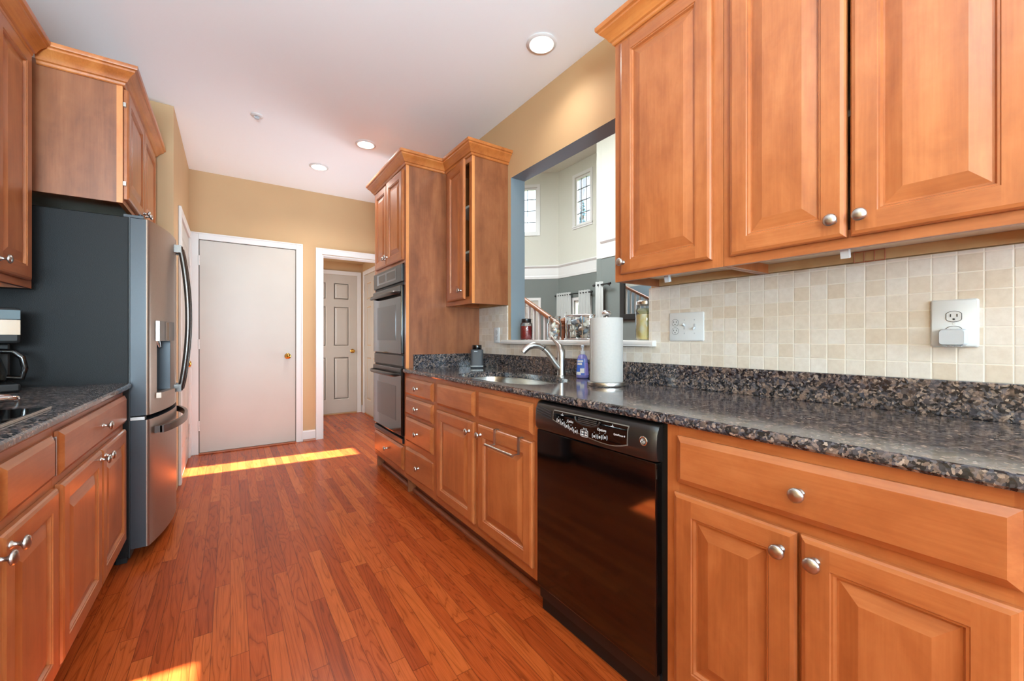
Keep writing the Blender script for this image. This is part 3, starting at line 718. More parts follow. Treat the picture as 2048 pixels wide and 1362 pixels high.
def upper_cabinet(label, loc, rz, w, depth, z0, z1, doors, crown=None, zc=None, end=None, group=None, lf=0.038, rf=0.038, cmat='crown', deco=0.0):
    r = thing('wall_cabinet', label, 'cabinet', loc, rz, group)
    face_frame(r, w, z0, z1, lf, rf, True)
    mb = MB(); t = 0.016
    if end == 'l': mb.box(0.0005, t, 0.0195, depth, z0, z1, 1); mb.box(w - t, w - 0.0005, 0.0195, depth, z0, z1, 0)
    elif end == 'r': mb.box(0.0005, t, 0.0195, depth, z0, z1, 0); mb.box(w - t, w - 0.0005, 0.0195, depth, z0, z1, 1)
    else: mb.box(0.0005, t, 0.0195, depth, z0, z1, 0); mb.box(w - t, w - 0.0005, 0.0195, depth, z0, z1, 0)
    mb.box(t, w - t, 0.0195, depth, z0 + 0.034, z0 + 0.05, 2)
    mb.box(t, w - t, depth - 0.018, depth, z0 + 0.002, z0 + 0.0335, 3)
    mb.box(t, w - t, 0.0195, depth, z1 - 0.02, z1, 0)
    mb.box(t, w - t, depth - 0.006, depth, z0 + 0.05, z1 - 0.02, 2)
    for k in (1, 2): zz = z0 + 0.05 + (z1 - z0 - 0.07) * k / 3; mb.box(t, w - t, 0.03, depth - 0.006, zz - 0.008, zz + 0.008, 2)
    mb.build('carcass', [M['wood_v'], M['wood_big'], M['maple_raw'], M['nailer']], r)
    if end:
        e = MB(); x = (0.0005, 0.0195) if end == 'l' else (w - 0.0195, w - 0.0005)
        xo = -0.0012 if end == 'l' else w
        e.box(xo, xo + 0.0012, 0.0, 0.022, z0, z1); e.build('edge_strip', M['wood_edge'], r)
    for d in doors: add_door(r, *d[:6], **(d[6] if len(d) > 6 else {}))
    if crown:
        c = MB(); sweep(c, crown, CROWN, zc); c.build('crown_molding', M[cmat], r, smooth=25)
    return r
RZ = -PI / 2       # cabinets on the right wall face -x
LZ = PI / 2        # cabinets on the left wall face +x

# ------------------------------------------------------------------ right-hand run, near to far
FX = 1.067; D = 0.62
w = 0.739 - 0.05
base_cabinet('nearest maple base cabinet on the right, below the two outlets, one wide drawer', (FX, 0.739, 0), RZ, w, D,
             [(0.038, w - 0.028, 0.722, 0.856)],
             [(0.030, w / 2 - 0.004, 0.150, 0.694, w / 2 - 0.034, 0.648), (w / 2 + 0.003, w - 0.028, 0.150, 0.694, w / 2 + 0.034, 0.648, dict(hinge='r'))])
# sink base
w = 2.396 - 1.358
r = base_cabinet('maple sink base cabinet with two tall doors left of the dishwasher', (FX, 2.396, 0), RZ, w, D, [],
             [(0.045, 0.508, 0.158, 0.694, 0.470, 0.642), (0.556, 1.015, 0.158, 0.694, 0.590, 0.645, dict(hinge='r'))], ztop=0.70)
# taller frame above the doors (false fronts) and slim sides leave room for the bowl
mb = MB(); mb.box(0, 0.038, 0, 0.019, 0.7005, 0.882, 0); mb.box(w - 0.038, w, 0, 0.019, 0.7005, 0.882, 0); mb.box(0.038, w - 0.038, 0, 0.019, 0.7005, 0.882, 1)
mb.box(0.0005, 0.018, 0.0195, D, 0.7005, 0.882, 0); mb.box(w - 0.018, w - 0.0005, 0.0195, D, 0.7005, 0.882, 0)
mb.build('upper_rail', [M['wood_v'], M['wood_h']], r)
add_drawer(r, 0.045, 0.508, 0.724, 0.856, False, 'false_drawer'); add_drawer(r, 0.556, 1.015, 0.724, 0.858, False, 'false_drawer')
# drawer bank
w = 2.929 - 2.397
base_cabinet('narrow maple base cabinet of four drawers beside the double oven', (FX, 2.929, 0), RZ, w, D,
             [(0.03, 0.525 - 0.02, 0.732, 0.850), (0.03, 0.505, 0.590, 0.712), (0.03, 0.505, 0.396, 0.568), (0.03, 0.505, 0.150, 0.350, True, 'drawer', 0.035)], [])
# oven tower
w = 3.715 - 2.931
tw = thing('oven_cabinet', 'tall maple cabinet housing the double wall oven', 'cabinet', (FX, 3.715, 0), RZ)
ZT = 2.44
face = MB()
face.box(0, 0.03, 0, 0.019, 0.112, ZT, 0); face.box(w - 0.03, w, 0, 0.019, 0.112, ZT, 0)
face.box(0.03, w - 0.03, 0, 0.019, 0.112, 0.345, 1); face.box(0.03, w - 0.03, 0, 0.019, 1.70, ZT, 1)
face.build('face_frame', [M['wood_v'], M['wood_h']], tw)
mb = MB(); mb.box(0.0005, 0.018, 0.0195, D, 0.0, ZT, 1); mb.box(w - 0.018, w - 0.0005, 0.0195, D, 0.0, ZT, 1)
mb.box(0.018, w - 0.018, D - 0.01, D, 0.1, ZT, 0); mb.box(0.018, w - 0.018, 0.0195, D - 0.01, 0.112, 0.335, 0); mb.box(0.018, w - 0.018, 0.0195, D - 0.01, 1.71, ZT, 0)
mb.build('carcass', [M['wood_v'], M['wood_big']], tw)
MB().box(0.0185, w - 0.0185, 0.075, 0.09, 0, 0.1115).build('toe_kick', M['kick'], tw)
MB().box(w, w + 0.0012, 0.0, 0.022, 0.915, ZT).build('edge_strip', M['wood_edge'], tw)
add_drawer(tw, 0.045, w - 0.03, 0.158, 0.334)
mid = w / 2
add_door(tw, 0.060, mid - 0.012, 1.728, 2.395, mid - 0.040, 1.782); add_door(tw, mid + 0.012, w - 0.035, 1.722, 2.393, mid + 0.042, 1.785, hinge='r', swing=0.03)
cm = MB(); sweep(cm, [(0, D), (0, 0), (w, 0), (w, 0.305)], CROWN, 2.415); cm.build('crown_molding', M['crown'], tw, smooth=25)
# small wall cabinet next to the tower, door a little open
UX = 1.39; UD = 0.303
w = 2.929 - 2.517
upper_cabinet('single-door maple wall cabinet beside the oven tower, door ajar', (UX, 2.929, 0), RZ, w, UD, 1.382, 2.44,
              [(0.050, 0.362, 1.414, 2.40, 0.325, 1.475, dict(swing=0.07))], [(0.0, 0), (w, 0), (w, UD)], 2.415, 'r')
# big wall cabinets on the right
w = 1.222 - 0.746
upper_cabinet('single-door maple wall cabinet at the edge of the pass-through', (UX, 1.222, 0), RZ, w, UD, 1.380, 2.44,
              [(0.038, 0.440, 1.408, 2.398, 0.058, 1.456, dict(hinge='r'))], [(0, UD), (0, 0), (w + 0.001, 0)], 2.415, 'l')
w = 0.744 - 0.05
upper_cabinet('double-door maple wall cabinet above the large outlet', (UX, 0.744, 0), RZ, w, UD, 1.380, 2.44,
              [(0.026, w / 2 - 0.005, 1.408, 2.398, w / 2 - 0.032, 1.456, dict(swing=0.012)), (w / 2 + 0.004, w - 0.025, 1.408, 2.398, w / 2 + 0.030, 1.456, dict(hinge='r', swing=0.012))],
              [(0.001, 0), (w, 0)], 2.415)

# worktop on the right with an oval cut-out for the sink
def granite_top():
    x0, x1, z0, z1 = 1.042, 1.684, 0.884, 0.914
    ya, yb = -0.02, 2.929; r = thing('granite_worktop', 'long dark speckled granite worktop on the right with sink', 'worktop', (0, 0, 0))
    cx, cy, ax, ay = 1.315, 1.93, 0.205, 0.40; HY0, HY1 = 1.45, 2.40
    mb = MB(); N = 64
    def sup(a, p=3.2):
        c, s = math.cos(a), math.sin(a)
        return (cx + ax * math.copysign(abs(c) ** (2 / p), c), cy + ay * math.copysign(abs(s) ** (2 / p), s))
    def rect(a):
        c, s = math.cos(a), math.sin(a); hx, hy = 1, 1
        k = 1 / max(abs(c), abs(s)); u, v = c * k, s * k
        X = (x0 + 0.012, x1); return ((cx + u * (X[1] - cx)) if u > 0 else (cx + u * (cx - X[0])), (cy + v * (HY1 - cy)) if v > 0 else (cy + v * (cy - HY0)))
    ang = [2 * PI * i / N + PI / N * 0 for i in range(N)]
    inn = [sup(a) for a in ang]; out = [rect(a) for a in ang]
    for zz, fl in ((z1, 0), (z0, 1)):
        vs = [(*p, zz) for p in inn] + [(*p, zz) for p in out]
        mb.add(vs, [(i, (i + 1) % N, N + (i + 1) % N, N + i) for i in range(N)])
    vs = [(*p, z1) for p in inn] + [(*p, z0) for p in inn]
    mb.add(vs, [(i, (i + 1) % N, N + (i + 1) % N, N + i) for i in range(N)])
    for a, b in ((ya, HY0), (HY1, yb)):
        for zz in (z0, z1): mb.add([(x0 + 0.012, a, zz), (x1, a, zz), (x1, b, zz), (x0 + 0.012, b, zz)], [(0, 1, 2, 3)])
    # eased front edge, ends and back
    pr = [(x0 + 0.012, z0), (x0 + 0.004, z0 + 0.002), (x0, z0 + 0.008), (x0, z1 - 0.009), (x0 + 0.003, z1 - 0.003), (x0 + 0.012, z1)]
    vs = [(p, y, q) for y in (ya, yb) for p, q in pr]
    mb.add(vs, [(i, i + 1, i + 7, i + 6) for i in range(5)] + [(0, 1, 2, 3, 4, 5), (11, 10, 9, 8, 7, 6)])
    for y in (ya, yb): mb.add([(x0 + 0.012, y, z0), (x1, y, z0), (x1, y, z1), (x0 + 0.012, y, z1)], [(0, 1, 2, 3)])
    mb.add([(x1, ya, z0), (x1, yb, z0), (x1, yb, z1), (x1, ya, z1)], [(0, 1, 2, 3)])
    mb.build('slab', M['granite'], r, smooth=30)
    b = MB(); b.box(1.664, 1.684, ya, yb, z1, 1.016); b.box(1.12, 1.664, yb - 0.02, yb, z1, 1.016)
    b.build('upstand', M['granite'], r, bevel=0.002)
    # undermount bowl
    s = MB(); rows = [(1.03, 0.8825), (1.0, 0.8825), (0.99, 0.86), (0.97, 0.76), (0.93, 0.725), (0.80, 0.715), (0.10, 0.708)]
    for i, (k, z) in enumerate(rows):
        s.v += [Vector((cx + (p[0] - cx) * k, cy + (p[1] - cy) * k, z)) for p in inn]
    for i in range(len(rows) - 1):
        for j in range(N): s.f.append([i * N + j, i * N + (j + 1) % N, (i + 1) * N + (j + 1) % N, (i + 1) * N + j]); s.m.append(0)
    s.f.append([(len(rows) - 1) * N + j for j in range(N)]); s.m.append(0)
    note(s.build('sink_bowl', M['steel'], r, smooth=50), 'brushed stainless undermount sink bowl')
    dr = MB(); dr.lathe([(0.0, 0), (0.042, 0), (0.042, 0.003), (0.032, 0.004), (0.028, 0.002), (0, 0.001)], 24)
    dr.build('drain', M['chrome'], r, (cx, cy, 0.7085), smooth=40)
granite_top()

# ------------------------------------------------------------------ dishwasher
def dishwasher():
    w = 0.612; r = thing('dishwasher', 'black built-in dishwasher with curved control panel', 'dishwasher', (FX, 1.3555, 0), RZ)
    MB().box(0.004, w - 0.004, 0.012, 0.58, 0.06, 0.876).build('tub', M['black_matte'], r)
    mb = MB(); mb.box(0.012, w - 0.022, -0.018, 0.0115, 0.118, 0.760); mb.build('door_panel', M['black_gloss'], r, bevel=0.004)
    MB().box(0.006, w - 0.006, 0.018, 0.04, 0.0, 0.0595).build('kick_plate', M['black_matte'], r)
    mb = MB(); mb.box(0.012, w - 0.022, 0.0, 0.012, 0.062, 0.116); mb.build('lower_panel', M['black_satin'], r)
    # bowed control panel: section swept in z
    pr = [(0.876, 0.010), (0.874, -0.012), (0.868, -0.020), (0.845, -0.031), (0.80, -0.034), (0.775, -0.031), (0.764, -0.022), (0.762, 0.010)]
    xs = [0.006, 0.016, 0.03, w - 0.045, w - 0.028, w - 0.018]; off = [0.012, 0.004, 0.0, 0.0, 0.004, 0.012]
    vs = []; fs = []; k = len(pr)
    for x, o in zip(xs, off): vs += [(x, min(0.010, y + o) if y < 0.009 else y, z) for z, y in pr]
    for i in range(len(xs) - 1):
        for j in range(k): fs.append((i * k + j, (i + 1) * k + j, (i + 1) * k + (j + 1) % k, i * k + (j + 1) % k))
    fs += [tuple(range(k)), tuple(range(len(xs) * k - 1, (len(xs) - 1) * k - 1, -1))]
    cp = MB().add(vs, fs).build('control_panel', M['black_satin'], r, smooth=35)
    def surf(z):                                   # outer face of the bowed panel
        q = sorted(pr[1:7]);
        for (za, ya), (zb, yb) in zip(q, q[1:]):
            if za <= z <= zb: return ya + (yb - ya) * (z - za) / (zb - za)
        return -0.034
    def lens(inset):
        top = 0.857 - inset; pts = []
        xa, xb = 0.138 + inset, 0.497 - inset
        n = 14
        for i in range(n + 1):
            t = i / n; x = xa - 0.006 * (1 - t) + (xb - xa) * t
            z = 0.818 - 0.040 * math.sin(min(1, t * 1.12) * PI * 0.5) ** 0.9 + (0.018 * max(0, (t - 0.72) / 0.28) ** 2) + inset
            pts.append((x, z))
        pts.append((xb + 0.002, top - 0.004)); pts.append((xb - 0.004, top)); pts.append((xa, top))
        return pts
    def sheet(poly, lift, name, mat, parent):
        mb = MB(); n = len(poly)
        f = [(x, surf(z) - lift, z) for x, z in poly]; cxx = sum(p[0] for p in poly) / n; cz = sum(p[1] for p in poly) / n
        b = [(x, surf(z) + 0.002, z) for x, z in poly]
        # bend along height: strip rows
        mb.add(f + b, [(i, (i + 1) % n, n + (i + 1) % n, n + i) for i in range(n)])
        lo = f[:15]; hi = [(p[0], surf(0.857) - lift, None) for p in lo]
        rows = 7; grid = []
        for q in range(rows + 1):
            row = []
            for p in poly[:15]:
                ztop = poly[-1][1]; z = p[1] + (ztop - p[1]) * q / rows
                row.append((p[0], surf(z) - lift, z))
            grid.append(row)
        vs = [p for row in grid for p in row]; fs = []
        for q in range(rows):
            for i in range(14): fs.append((q * 15 + i, q * 15 + i + 1, (q + 1) * 15 + i + 1, (q + 1) * 15 + i))
        mb.add(vs, fs)
        return mb.build(name, mat, parent, smooth=40)
    sheet(lens(0), 0.0012, 'lens_frame', plain('grey_lens_rim', rgb(120, 116, 110), 0.35), cp)
    ls = sheet(lens(0.003), 0.0020, 'control_lens', M['black_gloss'], cp)
    # pocket handle: a raised U-shaped rim with a dark pocket
    pts = []
    for i in range(17):
        a = PI + PI * i / 16; pts.append((0.317 + 0.060 * math.copysign(abs(math.cos(a)) ** 0.6, math.cos(a)), 0.850 + 0.022 * math.sin(a) * 1.0))
    mb = MB(); mb.tube([(x, surf(z) - 0.004, z) for x, z in pts], 0.0035, 8); mb.build('pocket_handle', M['black_satin'], r, smooth=60)
    mb = MB()
    for zz in (0.836, 0.842, 0.848): mb.box(0.272, 0.362, surf(zz) - 0.0032, surf(zz), zz - 0.0015, zz + 0.0015)
    mb.build('pocket_grille', plain('grey_grille', rgb(66, 62, 60), 0.4), r)
    RX = (PI / 2, 0, 0)
    # bracketed buttons
    pos = [(0.168 + 0.0235 * i, 0.8215 - 0.0068 * i + 0.0002 * i * i) for i in range(5)] + [(0.355, 0.7985), (0.380, 0.800), (0.404, 0.8035)]
    for x, z in pos:
        mb = MB(); y = surf(z) - 0.0032
        for sgn in (-1, 1):
            arc = [(x + sgn * (0.0065 + 0.0028 * math.cos(t)), y, z + 0.0085 * math.sin(t)) for t in [(-1.2 + 2.4 * q / 6) for q in range(7)]]
            mb.tube(arc, 0.0006, 5)
        for dz, hw in ((0.0022, 0.0034), (-0.0006, 0.0040), (-0.0034, 0.0030)): mb.box(x - hw, x + hw, y - 0.0004, y + 0.0004, z + dz - 0.0008, z + dz + 0.0008)
        mb.box(x - 0.0009, x + 0.0009, y - 0.0004, y + 0.0004, z + 0.0125, z + 0.0143)
        mb.build('button', M['print'], r)
    mb = MB(); y = surf(0.796) - 0.0034; bx, bz = 0.306, 0.799
    ring = [(bx + 0.018 * math.copysign(abs(math.cos(t)) ** 0.4, math.cos(t)), y, bz + 0.0125 * math.copysign(abs(math.sin(t)) ** 0.4, math.sin(t))) for t in [2 * PI * i / 28 for i in range(28)]]
    mb.tube(ring, 0.0006, 5, closed=True)
    for sx in (-0.008, 0.008):
        for dz in (0.006, 0.002, -0.004, -0.007): mb.box(bx + sx - 0.005, bx + sx + 0.005, y - 0.0004, y + 0.0004, bz + dz - 0.0012, bz + dz + 0.0012)
    for dx in (-0.003, 0.004, 0.011): mb.box(bx + dx - 0.001, bx + dx + 0.001, y - 0.0004, y + 0.0004, bz + 0.0155, bz + 0.0185)
    mb.build('start_button', M['print'], r)
    text_mesh('lettering', 'Cycles', 0.0125, M['print'], r, (0.232, surf(0.828) - 0.0034, 0.828), (PI / 2 - 0.08, 0, 0))
    text_mesh('lettering', 'Options', 0.0125, M['print'], r, (0.388, surf(0.825) - 0.0034, 0.825), (PI / 2 - 0.08, 0, 0))
    text_mesh('lettering', 'QuietPower II', 0.0082, M['print'], r, (0.464, surf(0.822) - 0.0034, 0.822), (PI / 2 - 0.08, 0, 0))
    for x in (0.186, 0.432):
        mb = MB(); mb.box(x - 0.006, x + 0.006, surf(0.845) - 0.0034, surf(0.845), 0.8435, 0.8455); mb.box(x - 0.001, x + 0.001, surf(0.849) - 0.0034, surf(0.849), 0.848, 0.850); mb.build('indicator', M['print'], r)
    # round emblem
    e = None
    mb = MB(); Mx = Matrix.Translation((0.556, surf(0.823) - 0.0005, 0.823)) @ Matrix.Rotation(PI / 2, 4, 'X')
    mb.lathe([(0, 0.0), (0.0145, 0.0), (0.0145, 0.002), (0.0125, 0.0032), (0.010, 0.0026), (0.0095, 0.0018), (0, 0.0018)], 28, 0, Mx)
    em = mb.build('emblem', M['chrome'], r, smooth=40)
    mb = MB(); mb.lathe([(0, 0.0019), (0.0094, 0.0019), (0.0094, 0.0024), (0, 0.0024)], 24, 0, Mx); mb.build('emblem_field', plain('emblem_grey', rgb(90, 86, 82), 0.4), em)
    mb = MB(); y = surf(0.823) - 0.0034
    for cxx, cz, ph in ((0.553, 0.825, 0.5), (0.559, 0.821, 3.4)):
        mb.tube([(cxx + 0.0042 * (1 - t / 9) * math.cos(ph + t * 0.9), y, cz + 0.0042 * (1 - t / 9) * math.sin(ph + t * 0.9)) for t in range(8)], 0.0006, 5)
    mb.build('monogram', M['print'], em)
    # vent louvres at the left end
    mb = MB()
    for i in range(4):
        z = 0.858 - 0.009 * i; x1 = 0.118 - 0.0 * i
        mb.tube([(0.03, surf(z) - 0.001, z), (0.055, surf(z) - 0.002, z - 0.003), (x1, surf(z - 0.012) - 0.001, z - 0.012)], 0.0022, 6)
    mb.build('vent_louvre', M['fridge_edge'], r, smooth=50)
dishwasher()

# ------------------------------------------------------------------ double oven
def oven():
    w = 0.712; r = thing('double_wall_oven', 'black double wall oven built into the tall cabinet', 'oven', (FX, 3.687, 0), RZ)
    MB().box(0.01, w - 0.01, 0.0195, 0.5, 0.36, 1.68).build('oven_body', M['black_matte'], r)
    MB().box(0.0, w, -0.012, 0.018, 0.350, 0.384).build('bottom_trim', M['black_satin'], r, bevel=0.002)
    MB().box(0.0, w, -0.020, 0.018, 1.560, 1.694).build('control_panel', M['black_satin'], r, bevel=0.006)
    mb = MB(); mb.box(0.11, 0.60, -0.0215, -0.0195, 1.585, 1.672); dsp = mb.build('display', M['black_gloss'], r)
    for x0, x1, z0, z1 in ((0.16, 0.33, 1.60, 1.66), (0.37, 0.58, 1.60, 1.66)):
        MB().box(x0, x1, -0.0222, -0.0212, z0, z1).build('touch_pad', plain('smoked_grey_pad', rgb(70, 66, 62), 0.35), dsp)
    MB().box(0.005, w - 0.005, -0.004, 0.018, 1.538, 1.5595).build('vent_slot', M['black_matte'], r)
    for z0, z1, hz in ((1.020, 1.535, 1.478), (0.408, 0.912, 0.862)):
        d = MB().box(0.0, w, -0.022, 0.018, z0, z1).build('oven_door', M['black_gloss'], r, bevel=0.004)
        MB().box(0.12, w - 0.12, -0.0232, -0.0222, z0 + 0.10, z1 - 0.14).build('door_window', plain('smoked_window', rgb(46, 42, 40), 0.10, spec=0.7), d)
        MB().box(0.004, w - 0.004, -0.026, -0.0222, z1 - 0.05, z1 - 0.004).build('door_rail', M['black_satin'], d, bevel=0.0015)
        h = MB(); pts = [(0.02, -0.024, hz + 0.004), (0.035, -0.052, hz), (0.09, -0.062, hz), (w / 2, -0.066, hz), (w - 0.09, -0.062, hz), (w - 0.035, -0.052, hz), (w - 0.02, -0.024, hz + 0.004)]
        h.tube(pts, [0.010, 0.013, 0.015, 0.016, 0.015, 0.013, 0.010], 12, flat=0.8); h.build('handle', M['black_satin'], d, smooth=50)
    MB().box(0.0, w, -0.014, 0.018, 0.926, 1.008).build('middle_trim', M['black_satin'], r, bevel=0.003)
    MB().box(0.004, w - 0.004, -0.004, 0.018, 0.9125, 0.9255).build('vent_slot', M['black_matte'], r)
    MB().box(0.004, w - 0.004, -0.004, 0.018, 1.0085, 1.0195).build('vent_slot', M['black_matte'], r)
oven()

# ------------------------------------------------------------------ left-hand run
LX = -0.435; LD = 0.615
w = 2.740 - 1.772
base_cabinet('maple base cabinet beside the refrigerator with one wide drawer', (LX, 1.772, 0), LZ, w, LD,
             [(0.012, w - 0.02, 0.722, 0.856)], [(0.018, w / 2 - 0.004, 0.150, 0.694, w / 2 - 0.035, 0.662), (w / 2 + 0.004, w - 0.03, 0.150, 0.694, w / 2 + 0.035, 0.662, dict(hinge='r'))])
w = 1.770 - 1.01
r = base_cabinet('maple base cabinet under the cooktop at the left edge', (LX, 1.01, 0), LZ, w, LD, [],
             [(0.02, w / 2 - 0.004, 0.150, 0.692, w / 2 - 0.035, 0.655), (w / 2 + 0.004, w - 0.012, 0.150, 0.692, w / 2 + 0.035, 0.660, dict(hinge='r'))])
add_drawer(r, 0.02, w / 2 - 0.006, 0.722, 0.850, False, 'false_drawer'); add_drawer(r, w / 2 + 0.006, w - 0.022, 0.722, 0.850, False, 'false_drawer', 0.012)
MB().box(w - 0.020, w - 0.014, -0.014, -0.0005, 0.73, 0.845).build('bracket', M['steel'], r)
gw = thing('granite_worktop', 'dark granite worktop on the left against the refrigerator', 'worktop', (0, 0, 0))
mb = MB()
pr = [(-1.052, 0.884), (-0.417, 0.884), (-0.409, 0.886), (-0.405, 0.892), (-0.405, 0.905), (-0.409, 0.911), (-0.417, 0.914), (-1.052, 0.914)]
mb.prism(pr, 0.95, 2.752, 'y'); mb.build('slab', M['granite'], gw, smooth=30)
MB().box(-1.052, -1.032, 0.95, 2.752, 0.9142, 1.016).build('upstand', M['granite'], gw)
# cooktop
ck = thing('cooktop', 'black glass cooktop set into the left worktop', 'cooktop', (0, 0, 0.9145))
MB().box(-0.97, -0.468, 1.10, 1.872, 0, 0.006).build('glass_top', M['black_gloss'], ck, bevel=0.002)
MB().box(-0.468, -0.460, 1.10, 1.872, 0, 0.008).build('front_trim', M['steel'], ck, bevel=0.001)
for x, y, rr in ((-0.60, 1.62, 0.10), (-0.84, 1.62, 0.085), (-0.60, 1.30, 0.085), (-0.84, 1.30, 0.11)):
    mb = MB(); mb.tube([(x + rr * math.cos(t), y + rr * math.sin(t), 0.0062) for t in [2 * PI * i / 40 for i in range(40)]], 0.0012, 5, closed=True); mb.build('burner_ring', plain('grey_burner_ring', rgb(70, 70, 72), 0.4), ck)
# pot with loop handle
pt = thing('saucepan', 'chrome pot with loop handle on the cooktop at the left edge', 'pot', (-0.675, 1.745, 0.9235))
mb = MB(); mb.lathe([(0, 0), (0.105, 0), (0.112, 0.006), (0.112, 0.085), (0.116, 0.088), (0.110, 0.089), (0.108, 0.010), (0, 0.006)], 36); mb.build('pot_body', M['steel'], pt, smooth=50)
ang = math.radians(33)
def rotp(x, y, z): return (x * math.cos(ang) - y * math.sin(ang), x * math.sin(ang) + y * math.cos(ang), z)
mb = MB(); mb.tube([rotp(*q) for q in [(0.108, -0.030, 0.034), (0.150, -0.030, 0.036), (0.170, -0.022, 0.034), (0.176, 0.0, 0.030), (0.170, 0.022, 0.034), (0.150, 0.030, 0.036), (0.108, 0.030, 0.034)]], 0.010, 12)
mb.build('handle', M['chrome'], pt, smooth=60)
mb = MB(); mb.lathe([(0.117, 0.0895), (0.118, 0.093), (0.06, 0.108), (0.012, 0.112), (0, 0.112)], 36); lid = mb.build('lid', M['chrome'], pt, smooth=50)
mb = MB(); mb.lathe([(0.008, 0.112), (0.008, 0.122), (0.02, 0.128), (0.02, 0.140), (0, 0.144)], 20); mb.build('lid_knob', M['black_matte'], lid, smooth=50)

# wall cabinets on the left
w = 2.70 - 1.92
upper_cabinet('maple wall cabinet at the left edge above the coffee maker', (-0.725, 1.92, 0), LZ, w, 0.325, 1.355, 2.40,
              [(0.025, 0.375, 1.385, 2.365), (0.382, 0.722, 1.385, 2.365, 0.412, 1.432, dict(hinge='r'))],
              [(-0.0, 0), (w + 0.040 - 0.062, 0)], 2.372, lf=0.03, rf=0.03)
fc = upper_cabinet('deep maple wall cabinet over the refrigerator', (LX, 2.742, 0), LZ, 0.955, LD, 1.80, 2.40,
              [(0.022, 0.472, 1.825, 2.368, 0.440, 1.862), (0.482, 0.932, 1.825, 2.368, 0.515, 1.862, dict(hinge='r'))],
              [(0, 0.285), (0, 0), (0.955, 0), (0.955, 0.3)], 2.372, 'l')
for z in (1.90, 2.29):
    MB().box(0.008, 0.021, -0.010, -0.0005, z - 0.010, z + 0.010).build('hinge', M['nickel'], fc)

